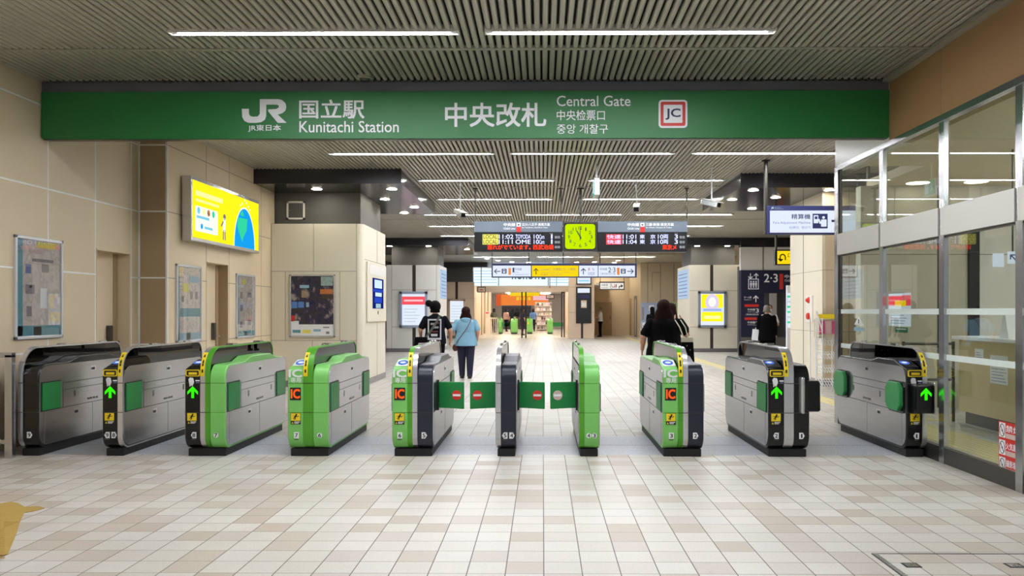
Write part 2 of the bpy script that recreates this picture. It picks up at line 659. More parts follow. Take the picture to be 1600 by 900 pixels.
def slats(x0, x1, segs, pitch=0.0735):
    n = int((x1 - x0) / pitch)
    w = pitch * .70
    for i in range(n):
        x = x0 + (i + .5) * pitch
        prof = [(x - w / 2, CEIL + .045), (x - w / 2, CEIL + .014), (x - w * .36, CEIL + .003), (x, CEIL), (x + w * .36, CEIL + .003),
                (x + w / 2, CEIL + .014), (x + w / 2, CEIL + .045)]
        for a, b in segs:
            c.prism(prof, a, b, 'slat', 'y')


slats(XA, XR, [(1.0, 4.9), (4.93, 7.97), (8.03, 9.08)])
slats(-8.0, 9.0, [(9.22, 10.9), (10.96, 16.86), (16.92, 22.9), (22.96, 29.0), (29.06, 35.0), (35.06, 43.9)])
for y in (4.9, 7.97):
    c.box(XA, XR, y, y + .06, CEIL - .004, CEIL + .03, 'seam')
for y in (16.86, 22.9, 29.0, 35.0):
    c.box(-8, 9, y, y + .06, CEIL - .004, CEIL + .03, 'seam')
struct(c.build('ceiling'))
t = MB()
t.box(XR - .09, XR, 1.0, 9.08, CEIL - .03, CEIL, 'seam')
struct(t.build('trim_1'))


# ---- left walls
def joints_x(mb, X, y0, y1, zs, ys, m, w=.018, z0=0.0, z1=CEIL, d=.0015, skip=None):
    """thin joints on a wall face at X looking to +X"""
    for z in zs:
        if skip and skip[2] > z:
            mb.box(X - .002, X + d, y0, skip[0], z - w / 2, z + w / 2, m)
            mb.box(X - .002, X + d, skip[1], y1, z - w / 2, z + w / 2, m)
        else:
            mb.box(X - .002, X + d, y0, y1, z - w / 2, z + w / 2, m)
    for y in ys:
        a = z0
        if skip and skip[0] - .01 < y < skip[1] + .01: a = skip[2]
        mb.box(X - .002, X + d, y - w / 2, y + w / 2, a, z1, m)


HZ = (0.99, 1.91, 2.83, 3.75)
dA0, dA1, dAz = PY(150, XA), PY(203, XA), 2.24
w = MB()
w.box(XA - .6, XA, -1.0, dA0, 0, CEIL + .1, 'wall')
w.box(XA - .6, XA, dA1, 11.35, 0, CEIL + .1, 'wall')
w.box(XA - .6, XA, dA0, dA1, dAz, CEIL + .1, 'wall')
w.box(XA - .6, XA - .42, dA0, dA1, 0, dAz, 'wall')
joints_x(w, XA, -1.0, 11.35, HZ, [PY(75, XA) - 2, PY(75, XA) - 1, PY(75, XA), PY(149, XA), PY(205, XA)], 'joint_l', skip=(dA0, dA1, dAz))
# thin light lining round the recess
w.box(XA - .42, XA + .006, dA0, dA0 + .02, 0, dAz, 'wall')
w.box(XA - .42, XA + .006, dA1 - .02, dA1, 0, dAz, 'wall')
w.box(XA - .42, XA + .006, dA0, dA1, dAz - .02, dAz, 'wall')
struct(w.build('wall_left'))

dB0, dB1, dBz = PY(323, XB), PY(356, XB), 2.22
w = MB()
w.box(XB - .4, XB, 11.35, dB0, 0, CEIL + .1, 'wall')
w.box(XB - .4, XB, dB1, 15.9, 0, CEIL + .1, 'wall')
w.box(XB - .4, XB, dB0, dB1, dBz, CEIL + .1, 'wall')
w.box(XB - .6, XB - .38, dB0, dB1, 0, dBz, 'wall')
joints_x(w, XB, 11.36, 15.7, HZ, [PY(323, XB) - .02, PY(358, XB), PY(408, XB)], 'joint_d', w=.009, skip=(dB0, dB1, dBz))
joints_x(w, XB, 11.352, 11.37, [], [11.36], 'joint_l', w=.02)
w.box(XB - .38, XB + .006, dB1 - .015, dB1, 0, dBz, 'wall_dark')
w.box(XB - .38, XB + .006, dB0, dB1, dBz - .015, dBz, 'wall')
# the step facing the street
w.box(XA, XB, 11.345, 11.352, 0, CEIL, 'wall_dark')
for z in HZ:
    w.box(XA, XB, 11.342, 11.346, z - .010, z + .010, 'joint_l')
for x in (XA + .012, XB - .010):
    w.box(x - .012, x + .012, 11.342, 11.346, 0, CEIL, 'joint_l')
struct(w.build('wall_left_step'))


def left_door(n, X, y0, y1, top, rec):
    d = MB()
    d.box(X - rec - .05, X - rec, y0 + .02, y1 - .02, 0, top - .02, 'wall')
    o = struct(d.build('door_%d' % n))
    j = MB()
    j.box(X - rec, X - rec + .012, y0 + .02, y0 + .05, 0, top - .02, 'wall_dark')
    j.box(X - rec, X - rec + .012, y1 - .12, y1 - .02, 0, top - .02, 'wall_dark')
    j.build('door_frame', o)
    h = MB()
    yy = y1 - .25
    h.prism(rounded([(yy - .04, .98), (yy + .04, .98), (yy + .04, 1.26), (yy - .04, 1.26)], .02), X - rec, X - rec + .05, 'steel_d')
    h.cyl((X - rec + .04, yy, 1.04), (X - rec + .10, yy, 1.04), .012, 'chrome')
    h.box(X - rec + .085, X - rec + .105, yy - .01, yy + .11, 1.03, 1.055, 'chrome')
    h.build('door_handle', o)


left_door(1, XA, dA0, dA1, dAz, .17)
left_door(2, XB, dB0, dB1, dBz, .16)

# ---- far-left and far-right walls that close the hall
w = MB(); w.box(-8.3, -8.0, 15.9, 60, 0, CEIL + .1, 'column'); struct(w.build('wall_far_left'))
w = MB(); w.box(9.0, 9.3, 3, 60, 0, CEIL + .1, 'wall'); struct(w.build('wall_far_right'))


# ---- big clad pillars
def pillar(name, x0, x1, y0, y1, top, m, jm, xs, zs, seamw=.012, kick=True, bottom=0.0):
    p = MB()
    p.box(x0, x1, y0, y1, bottom, top, m)
    for x in xs:
        ww = seamw
        p.box(x - ww / 2, x + ww / 2, y0 - .0015, y0 + .01, bottom, top, jm)
    if kick:
        p.box(x0 - .012, x1 + .012, y0 - .012, y1 + .012, 0, .13, 'kick')
    for z in zs:
        p.box(x0, x1, y0 - .0015, y0 + .01, z - .004, z + .004, 'joint_d')
        p.box(x0 - .0015, x0 + .01, y0, y1, z - .004, z + .004, 'joint_d')
        p.box(x1 - .01, x1 + .0015, y0, y1, z - .004, z + .004, 'joint_d')
    return p


# first on the left: poster in front, touch screen on its aisle side
Y1, X1 = 15.7, -3.44
p = MB()
body = rounded([(-5.3, Y1), (X1, Y1), (X1, 18.05), (-5.3, 18.05)], [0, .12, .12, 0], 6)
p.prism(body, 0, 3.12, 'pillar', 'z')
kk = rounded([(-5.3, Y1 - .012), (X1 + .012, Y1 - .012), (X1 + .012, 18.062), (-5.3, 18.062)], [0, .13, .13, 0], 6)
p.prism(kk, 0, .12, 'kick', 'z')
fp = pixface(p, Y1)
jd = .0015
for px in (424, 567 - 10):
    fp.line([(PX(px, Y1), .12), (PX(px, Y1), 3.12)], .008, 'joint_d', jd)
fp.line([(PX(490, Y1), PZ(490, 424, Y1)), (PX(490, Y1), 3.12)], .008, 'joint_d', jd)
fp.line([(PX(488, Y1), .12), (PX(488, Y1), PZ(488, 532, Y1))], .008, 'joint_d', jd)
for py in (424, 532):
    fp.line([(PX(412, Y1), PZ(480, py, Y1)), (PX(557, Y1), PZ(480, py, Y1))], .008, 'joint_d', jd)
for px in (446, 531):
    fp.line([(PX(px, Y1), PZ(px, 532, Y1)), (PX(px, Y1), PZ(px, 424, Y1))], .008, 'joint_d', jd)
sf = Face(p, (X1, 0, 0), (0, 1, 0), (0, 0, 1), (1, 0, 0))
sf.line([(17.05, .12), (17.05, 1.25)], .02, 'joint_d', .0015)
sf.line([(17.05, 2.45), (17.05, 3.12)], .02, 'joint_d', .0015)
sf.line([(15.85, 2.45), (17.9, 2.45)], .008, 'joint_d', .0015)
struct(p.build('pillar_left', smooth=False))
g = MB(); g.box(-5.3, -3.54, 15.95, 17.9, 3.12, 3.76, 'column'); struct(g.build('pillar_left_neck'))

# first on the right, beside the office
XP = 5.39
p = MB()
p.box(XP, 7.9, 15.9, 17.95, 0, 3.75, 'pillar')
p.box(XP - .012, 7.9, 15.89, 17.96, 0, .12, 'kick')
p.box(XP + .05, 7.9, 15.885, 15.9, 0.12, 3.75, 'wall')
sf = Face(p, (XP, 0, 0), (0, -1, 0), (0, 0, 1), (-1, 0, 0))
sf.line([(-17.05, .12), (-17.05, 3.75)], .03, 'joint_b', .0015)
for z in (1.05, 2.05, 2.24):
    if z != 2.05: sf.line([(-17.95, z), (-15.9, z)], .007, 'joint_d', .0015)
ff = front_face(p, 15.885)
ff.line([(5.9, .12), (5.9, 3.75)], .008, 'joint_d', .0015)
for z in (1.05, 2.24):
    ff.line([(XP, z), (7.9, z)], .007, 'joint_d', .0015)
struct(p.build('pillar_right'))

# second pair
p = pillar('p', PX(604, 29.1), -3.66, 29.1, 31.3, 3.08, 'pillar_w', 'joint_b', [PX(647, 29.1)], [], .12)
fp = front_face(p, 29.1)
for px in (612, 682):
    fp.line([(PX(px, 29.1), .12), (PX(px, 29.1), 3.08)], .012, 'joint_d', .0012)
for z in (PZ(640, 453, 29.1), PZ(640, 511, 29.1)):
    fp.line([(PX(612, 29.1), z), (PX(682, 29.1), z)], .012, 'joint_d', .0012)
struct(p.build('pillar_left_middle'))
g = MB(); g.box(PX(611, 29.3), -3.75, 29.4, 31.1, 3.08, 3.76, 'column'); struct(g.build('pillar_left_middle_neck'))
p = pillar('p', 5.19, 7.0, 29.1, 31.7, 3.08, 'pillar', 'joint_b', [PX(1112, 29.1)], [], .11)
fp = front_face(p, 29.1)
for z in (PZ(1100, 454, 29.1), PZ(1100, 511, 29.1)):
    fp.line([(5.2, z), (6.97, z)], .012, 'joint_d', .0012)
struct(p.build('pillar_right_middle'))
g = MB(); g.box(5.3, 6.85, 29.4, 31.3, 3.08, 3.76, 'column'); struct(g.build('pillar_right_middle_neck'))

# third on the left
p = pillar('p', -5.3, -3.66, 43.9, 46.5, 3.0, 'pillar_p', 'joint_b', [PX(713.5, 43.9)], [PZ(710, 466, 43.9)], .14)
struct(p.build('pillar_left_far'))
g = MB(); g.box(-5.2, -3.75, 44.0, 46, 3.0, 3.76, 'column'); struct(g.build('pillar_left_far_neck'))

# ---- dropped dark metal soffits over the pillars


def soffit(name, x0, x1, y0, y1, z0=3.74):
    s = MB()
    s.box(x0, x1, y0, y1, z0 + .002, CEIL + .02, 'soffit')
    s.box(x0, x1, y0 - .01, y0, z0, CEIL + .02, 'soffit_front')
    struct(s.build(name))


soffit('soffit_left', -8.0, -2.54, 14.76, 19.4)
soffit('soffit_right', 3.67, 9.0, 15.3, 18.9)
soffit('soffit_left_middle', -8.0, -2.60, 28.7, 33.6)
soffit('soffit_right_middle', 3.9, 9.0, 28.7, 33.6)
soffit('soffit_left_far', -8.0, -2.9, 43.0, 43.9)

# ---- office on the right: fascia, frames, glass
p = MB()
p.box(XR, XR + .25, -1.0, 9.12, 3.31, CEIL + .1, 'fascia')  # darker brown carries the lack of light before the sign
p.box(XR, XR + .25, 9.12, PY(1305, XR), 3.31, CEIL + .1, 'pillar_w')  # same fascia wall, coloured pale for the light behind the sign
p.box(XR - .001, XR, PY(1470, XR) - .004, PY(1470, XR) + .004, 3.31, CEIL, 'joint_d')
struct(p.build('wall_right'))
# office shell inside
p = MB()
p.box(XR + .25, 9.0, -1.0, 10.7, 3.33, 3.45, 'wall')
p.box(4.95, 9.0, 10.7, 12.6, 3.33, 3.45, 'wall')
struct(p.build('ceiling_office'))
M['office_wall'] = mat('office_wall', 'cdc7b4', .55)
M['office_fill'] = emis('office_fill', 'f8faff', 85.0)  # glow of the out-of-frame strips added to brighten the office
p = MB()
p.box(4.78, 6.4, 12.4, 12.6, 0, 3.33, 'office_wall')
p.box(6.4, 9.0, 12.4, 12.6, 0, 3.33, 'panel_w')
p.box(6.38, 6.53, 12.34, 12.4, 0, 2.9, 'blackm')
fo = front_face(p, 12.4)
fo.line([(5.1, 0), (5.1, 3.3)], .02, 'joint_d', .002)
fo.line([(5.95, 0), (5.95, 3.3)], .05, 'joint_b', .002)
fo.line([(4.78, 2.3), (8, 2.3)], .01, 'joint_d', .002)
struct(p.build('wall_office_end'))

ends = [PY(1312, XR), PY(1380, XR), PY(1475, XR), PY(1597, XR), 5.2, 3.6]
ZT0, ZT1, ZTOP, ZB = 2.17, 2.44, 3.31, 0.15
k = 0
for i in range(5):
    ya, yb = ends[i], ends[i + 1]
    wn = MB()
    # outer frame members of this bay
    wn.box(XR - .025, XR + .016, yb - .05, yb + .05, 0, ZTOP, 'steel_b')
    if i == 0: wn.box(XR - .025, XR + .03, ya, ya + .12, 0, ZTOP, 'steel_b')
    if i == 3: wn.box(XR - .05, XR + .05, yb - .6, yb, 0, ZTOP, 'steel_b')
    wn.box(XR - .02, XR + .04, yb, ya, 0, ZB, 'steel_d')
    wn.box(XR - .035, XR + .04, yb, ya, ZTOP - .05, ZTOP + .01, 'steel_b')
    k += 1
    o = struct(wn.build('window_%d' % k))
    tb = MB()
    tb.box(XR - .035, XR + .03, yb + .05, ya - .0, ZT0, ZT1, 'pillar_w')
    tb.build('transom_panel', o)
    for (za, zb) in ((ZB, ZT0), (ZT1, ZTOP - .05)):
        g = MB()
        g.box(XR + .004, XR + .010, yb + .06, ya - .03, za, zb, 'glass')
        g.build('pane', o)
    for z in (1.445, 1.01):
        g = MB()
        g.box(XR - .0005, XR + .003, yb + .06, ya - .03, z - .028, z + .028, 'frost')
        g.build('frosted_band', o)
    fr = MB()
    for yy in (ya - .045, yb + .05):
        fr.box(XR - .006, XR + .02, yy, yy + .015, ZB, ZTOP - .05, 'steel_d')
    fr.box(XR - .006, XR + .02, yb + .06, ya - .03, ZT0 - .02, ZT0, 'steel_d')
    fr.build('glazing_frame', o)

# ---- far end: exit wall, transom, side corridor
YE = 44.0
p = MB()
xo0, xo1 = PX(746, YE), PX(888, YE)
p.box(xo1, PX(928, YE), YE - .3, YE + 1.2, 0, CEIL + .1, 'pillar_p')      # pillar with the black poster board
p.box(xo0 - .05, xo1, YE, YE + .25, PZ(820, 456, YE), PZ(820, 447, YE), 'pillar_p')
p.box(-8, xo1, YE + .1, YE + .3, 3.6, CEIL + .1, 'pillar_w')
fe = front_face(p, YE - .3)
xm = PX(909, YE)
fe.line([(xm, 0), (xm, 1.2)], .12, 'joint_b', .003)
fe.line([(xo1, 1.38), (PX(928, YE), 1.38)], .015, 'joint_d', .003)
fe.line([(xo1, PZ(900, 449, YE)), (PX(928, YE), PZ(900, 449, YE))], .015, 'joint_d', .003)
struct(p.build('wall_back'))
p = MB()
p.box(PX(928, YE), PX(1001, 43.7) + .2, 49.5, 49.8, 0, CEIL + .1, 'wall')
p.box(PX(1001, 43.7), 9.0, 43.7, 44.0, 0, CEIL + .1, 'wall')
p.box(PX(1001, 43.7), PX(1001, 43.7) + .25, 44.0, 49.45, 0, CEIL + .1, 'wall')
p.box(PX(928, YE), 9, 44, 50, CEIL, CEIL + .15, 'wall')
fe = front_face(p, 43.7)
for px in (1012, 1032, 1053):
    fe.line([(PX(px, 43.7), 0), (PX(px, 43.7), 3.95)], .03, 'joint_d', .003)
fe.line([(PX(1019, 43.7), 2.5), (PX(1019, 43.7), 3.5), (PX(1032, 43.7), 3.5)], .02, 'joint_d', .003)
sf = Face(p, (PX(1001, 43.7), 0, 0), (0, -1, 0), (0, 0, 1), (-1, 0, 0))
sf.rect(-49.2, 0, -48.2, 2.2, 'wall_dark', .004)
sf.rect(-46.8, 0, -45.4, 2.3, 'grey_band', .004)
sf.rect(-46.3, .1, -45.9, 2.1, 'pillar_w', .008)
struct(p.build('wall_corridor'))
d = MB()
d.box(PX(931, 49.4), PX(956, 49.4), 49.4, 49.5, 0, PZ(940, 472, 49.4), 'wall_dark')
o = struct(d.build('door_3'))
h = MB(); h.box(PX(953, 49.4), PX(954, 49.4), 49.36, 49.4, .95, 1.15, 'steel_d'); h.build('door_handle', o)

# beyond the exit: lit hall with shops
p = MB()
p.box(-5, 4, YE + .3, 72, 2.85, 2.95, 'panel_w')
struct(p.build('ceiling_shop_hall'))
p = MB()
p.box(-3.95, -3.75, YE + 1.2, 60, 0, 2.85, 'pillar_p')
for y in (47, 50, 53, 56):
    p.box(-3.76, -3.72, y, y + .3, 0, 2.85, 'joint_d')
struct(p.build('wall_shop_left'))
p = MB()
p.box(1.62, 1.82, YE + 1.2, 60, 0, 2.85, 'pillar_p')
p.box(1.60, 1.62, 52, 53, 0, 2.85, 'wall')
struct(p.build('wall_shop_right'))
p = MB()
p.box(-6, 4, 71, 71.3, 0, 2.9, 'panel_w')
struct(p.build('wall_shop_back'))

# ---- elevator core between the right pillars
YV = 27.0
ex0, ex1 = PX(1158, YV), 8.9
dx0, dx1 = PX(1194, YV), PX(1228, YV)
zt = PZ(1160, 422, YV)
zd = PZ(1200, 458, YV)
p = MB()
p.box(ex0, dx0, YV, YV + .25, 0, zt, 'cl_navy')
p.box(dx1, ex1, YV, YV + .25, 0, zt, 'cl_navy')
p.box(dx0, dx1, YV, YV + .25, zd, zt, 'cl_navy')
p.box(ex0, ex1, YV + .05, YV + .25, zt, PZ(1160, 386, YV), 'pillar_w')
p.box(PX(1192, YV), PX(1194, YV), YV + .04, YV + .06, zt, PZ(1160, 386, YV), 'joint_d')
p.box(ex0, ex1, YV, YV + .3, PZ(1160, 386, YV), 3.76, 'soffit')
p.box(ex0, ex1, YV - .012, YV, 0, PZ(1160, 527, YV), 'column')
struct(p.build('wall_elevator'))
p = MB()
p.box(6.8, 8.9, 28.6, 28.8, 0, 3, 'column')
p.box(PX(1202, 28.6), PX(1213, 28.6), 28.55, 28.6, 0, 2.2, 'pillar_w')
struct(p.build('wall_elevator_lobby'))


# ================================================================== LIGHTS OF THE PLACE, AND ADDED FILL LIGHTS
def tube_light(x0, x1, y, label, w=.078):
    cx = (x0 + x1) / 2
    t = thing('ceiling_light', label, 'ceiling light', (cx, y, CEIL), 'fluorescent strip lights in the slatted ceiling')
    h = MB()
    h.box(x0, x1, y - w / 2 - .012, y - w / 2, CEIL - .016, CEIL + .05, 'tube_housing')
    h.box(x0, x1, y + w / 2, y + w / 2 + .012, CEIL - .016, CEIL + .05, 'tube_housing')
    h.box(x0, x1, y - w / 2, y + w / 2, CEIL + .03, CEIL + .05, 'tube_housing')
    for a, b in ((x0, x0 + .012), (x1 - .012, x1)):
        h.box(a, b, y - w / 2, y + w / 2, CEIL - .016, CEIL + .05, 'tube_housing')
    h.build('housing', t)
    u = MB()
    u.box(x0 + .09, x1 - .09, y - w / 2 + .004, y + w / 2 - .004, CEIL - .012, CEIL + .02, 'tube')
    u.build('tube', t)
    for a, b in ((x0 + .03, x0 + .085), (x1 - .085, x1 - .03)):
        s = MB()
        s.box(a, b, y - .02, y + .02, CEIL - .008, CEIL + .03, 'white')
        s.build('lamp_socket', t)


rows = [(7.5, [(-3.42, -.76), (-.53, 2.12)], 'in front of the green sign'),
        (4.75, [(-3.42, -.76), (-.53, 2.12)], 'in an unseen row added for light on the street side'),  # row out of view, added to light the front of the hall
        (13.27, [(-3.46, -.77), (-.53, 2.13), (2.39, 5.0)], 'in the first row behind the green sign'),
        (16.0, [(-2.44, .24), (.87, 3.55)], 'in the second row behind the green sign'),
        (18.7, [(-2.44, .24), (.86, 3.55)], 'in the third row behind the green sign'),
        (21.7, [(-3.17, -.8), (-.5, 2.13), (2.4, 5.05)], 'in the fourth row, just above the departure boards'),
        (24.6, [(-3.46, -.8), (-.5, 2.13), (2.7, 5.4)], 'in the fifth row, level with the board tops'),
        (27.8, [(-3.5, -.8), (-.5, 2.13), (2.4, 5.0)], 'in the sixth row, behind the boards'),
        (31.2, [(-2.4, .24), (.87, 3.5)], 'in the seventh row, above the middle pillars'),
        (35.0, [(-3.3, -.6), (-.3, 2.4), (2.6, 5.3)], 'in the eighth row'),
        (38.6, [(-3.3, -.6), (-.3, 2.4), (2.6, 5.3)], 'in the farthest row, just above the guide sign')]
for y, xs, where in rows:
    for i, (a, b) in enumerate(xs):
        pos = (['left', 'right'] if len(xs) == 2 else ['left', 'middle', 'right'])[i]
        tube_light(a, b, y, 'long white strip light %s, %s one' % (where, pos))


def down_light(x, y, z, label, r=.09, m='down'):
    t = thing('downlight', label, 'downlight', (x, y, z), 'round downlights')
    h = MB()
    n = 20
    o = [(x + (r + .015) * math.cos(2 * math.pi * i / n), y + (r + .015) * math.sin(2 * math.pi * i / n)) for i in range(n)]
    h.prism(o, z - .004, z + .002, 'tube_housing', 'z')
    h.build('ring', t)
    l = MB()
    o = [(x + r * math.cos(2 * math.pi * i / n), y + r * math.sin(2 * math.pi * i / n)) for i in range(n)]
    l.prism(o, z - .007, z - .003, m, 'z')
    l.build('lens', t)


SZ = 3.74
M['down_soft'] = emis('down_light_soft', 'fff6e4', 6.0)
for x, y, w in ((-4.24, 15.4, 'nearest the poster pillar face'), (-2.83, 15.4, 'at the front aisle corner'), (-3.23, 16.8, 'beside the touch screen pillar'),
                (-2.83, 18.1, 'near the aisle edge at the back'), (-3.23, 19.15, 'at the back corner')):
    down_light(x, y, SZ, 'round downlight in the left dark soffit, ' + w)
for x, y, w in ((PX(1177, 15.6), 15.6, 'at the front edge'), (PX(1144, 16.9), 16.9, 'nearest the aisle'), (PX(1212, 16.6), 16.6, 'over the fare sign pole'),
                (PX(1175, 18.4), 18.4, 'at the back edge'), (PX(1296, 15.6), 15.6, 'over the right end of the fare sign')):
    down_light(x, y, SZ, 'round downlight in the right dark soffit, ' + w)
for px, w in ((609, 'left one'), (670, 'right one'), (724, 'over the pinkish underside')):
    down_light(PX(px, 29.05), 29.0 if px < 700 else 30.5, SZ, 'small downlight over the middle left pillar, ' + w)
for px, w in ((1089, 'left one'), (1136, 'middle one'), (1163, 'right one'), (1204, 'over the elevator wall')):
    down_light(PX(px, 29.0), 28.95, SZ, 'small downlight over the middle right pillar, ' + w)
for x, y, w in ((6.3, 12.0, 'over the counter end'), (5.5, 12.1, 'nearer the end wall corner')):
    down_light(x, y, 3.33, 'round downlight in the office ceiling, ' + w, .16, 'down_soft')
for y in (6.3, 4.6):  # strips added out of frame to brighten the office interior
    t = thing('ceiling_light', 'unseen strip light added to brighten the office, %s one' % ('inner' if y > 5 else 'outer'), 'ceiling light', (5.4, y, 3.33), 'added office fill lights')
    h = MB(); h.box(4.4, 6.3, y - .07, y + .07, 3.29, 3.33, 'tube_housing'); h.build('housing', t)
    h = MB(); h.box(4.45, 6.25, y - .05, y + .05, 3.275, 3.292, 'office_fill'); h.build('tube', t)
t = thing('ceiling_light', 'unseen strip light added above the ticket counter to brighten the office', 'ceiling light', (7.1, 9.6, 3.33), 'added office fill lights')  # another added strip, out of frame, for the counter and end wall
h = MB(); h.box(6.3, 7.9, 9.53, 9.67, 3.29, 3.33, 'tube_housing'); h.build('housing', t)
h = MB(); h.box(6.35, 7.85, 9.55, 9.65, 3.275, 3.292, 'office_fill'); h.build('tube', t)
for x, y, w in ((3.6, 46.0, 'near'), (3.9, 48.2, 'far')):  # lamps added to lift the dark corridor
    down_light(x, y, CEIL, 'round lamp added to brighten the far side corridor, %s one' % w, .2)
for px, py in ((761, 404), (778, 407), (800, 413), (826, 413), (867, 413), (901, 413), (929, 412), (966, 407), (960, 413)):
    Y = 1285 * 2.55 / (486 - py)
    Y = min(Y, 43.2 - .25 * (px % 3))
    down_light(PX(px, Y), Y, CEIL - .002, 'small downlight in the far slatted ceiling near the exit', .11)
for i, y in enumerate((46.5, 50, 54, 58, 62, 66)):
    for j, x in enumerate((-2.4, 0.2)):
        t = thing('ceiling_panel_light', 'square white ceiling light in the shop hall', 'ceiling light', (x, y, 2.85), 'shop hall ceiling lights')
        h = MB(); h.box(x - .42, x + .42, y - .42, y + .42, 2.82, 2.85, 'tube_housing'); h.build('frame', t)
        h = MB(); h.box(x - .38, x + .38, y - .38, y + .38, 2.812, 2.822, emis('shop_light', 'fff0dc', 36.0) if (i + j) == 0 else 'shop_light_m'); h.build('diffuser', t)
        if (i + j) == 0: M['shop_light_m'] = bpy.data.materials['shop_light']

# smoke detector on the front ceiling
t = thing('smoke_detector', 'round grey smoke detector on the slatted ceiling above the green sign', 'smoke detector', (PX(570, 8.95), 8.95, CEIL))
h = MB(); h.cyl((PX(570, 8.95), 8.95, CEIL - .02), (PX(570, 8.95), 8.95, CEIL + .01), .085, 'seam', 24); h.build('base', t)
h = MB(); h.cyl((PX(570, 8.95), 8.95, CEIL - .045), (PX(570, 8.95), 8.95, CEIL - .02), .045, 'steel_d', 20, .06); h.build('sensor', t)


# ================================================================== TICKET GATES
GY, GL = 8.15, 1.92     # front face, length
HALF, STRIP = .152, .048


def prof(kind):
    if kind == 'barrier':
        return rounded([(0, .075), (0, 1.085), (GL, 1.085), (GL, .075)], [.13, .25, .14, .12], 10)
    if kind == 'reader':    # sloped card reader at the front, low at the back
        return rounded([(0, .075), (0, .87), (.30, .952), (.72, .952), (.86, .915), (GL, .915), (GL, .075)],
                       [.13, .035, .02, .02, .03, .13, .12], 8)
    return rounded([(0, .075), (0, .915), (.55, .915), (.74, .965), (1.36, .965), (1.50, .925), (GL, .89), (GL, .075)],
                   [.13, .14, .02, .02, .02, .02, .08, .12], 8)


def inset_plate():
    return rounded([(.016, .10), (.016, .897), (.6, .897), (GL - .02, .897), (GL - .02, .10)], [.12, .13, 0, .09, .12], 8)


def shift(pts, dy=GY):
    return [(p[0] + dy, p[1]) for p in pts]


def warning(F, u, v, s=.085):
    """yellow sticker: figure caught by a closing flap, black caption strip below"""
    F.rect(u, v, u + s, v + s * 1.16, 'blackm', .003)
    F.rect(u + s * .03, v + s * .36, u + s * .97, v + s * 1.13, 'yellow', .004)
    c = (u + s * .5, v + s * .76)
    F.disc(c[0] + s * .08, c[1] + s * .22, s * .085, 'blackm', .0048)
    F.line([(c[0] + s * .05, c[1] + s * .14), (c[0] - s * .08, c[1] - s * .08)], s * .15, 'blackm', .0048)
    F.line([(c[0] - s * .08, c[1] - s * .08), (c[0] - s * .02, c[1] - s * .2), (c[0] - s * .16, c[1] - s * .26)], s * .07, 'blackm', .0048)
    F.line([(c[0] - s * .08, c[1] - s * .06), (c[0] - s * .24, c[1] - s * .16)], s * .07, 'blackm', .0048)
    F.line([(c[0], c[1] + s * .08), (c[0] + s * .2, c[1] + s * .0), (c[0] + s * .3, c[1] + s * .1)], s * .06, 'blackm', .0048)
    F.line([(c[0] - s * .02, c[1] + s * .1), (c[0] - s * .24, c[1] + s * .08)], s * .05, 'blackm', .0048)
    F.poly([(u + s * .08, v + s * .07), (u + s * .28, v + s * .07), (u + s * .18, v + s * .27)], 0, .0048, 'yellow')
    F.rect(u + s * .36, v + s * .20, u + s * .92, v + s * .27, 'white', .0048)
    F.rect(u + s * .36, v + s * .08, u + s * .8, v + s * .14, 'letter', .0048)


def number_tag(F, uc, v, d, shape):
    w, h = .048, .062
    u0, u1, v1 = uc - w / 2, uc + w / 2, v + h
    p = {'r': [(u0, v), (u1 - .012, v), (u1 + .006, v + h / 2), (u1 - .012, v1), (u0, v1)],
         'l': [(u0 + .012, v), (u1, v), (u1, v1), (u0 + .012, v1), (u0 - .006, v + h / 2)],
         's': [(u0, v), (u1, v), (u1, v1), (u0, v1)],
         'o': rounded([(u0, v + .006), (u1, v + .006), (u1, v1 - .006), (u0, v1 - .006)], .022, 5)}[shape]
    F.poly(p, 0, .003, 'paper')
    F.text(d, uc - (.006 if d == '1' else .013), v + .012, uc + (.006 if d == '1' else .013), v1 - .012, 'blackm', .0042, .03)
    if shape in 'sl':
        F.rect(u0, v - .014, u1 - .005, v - .006, 'steel_d', .003)


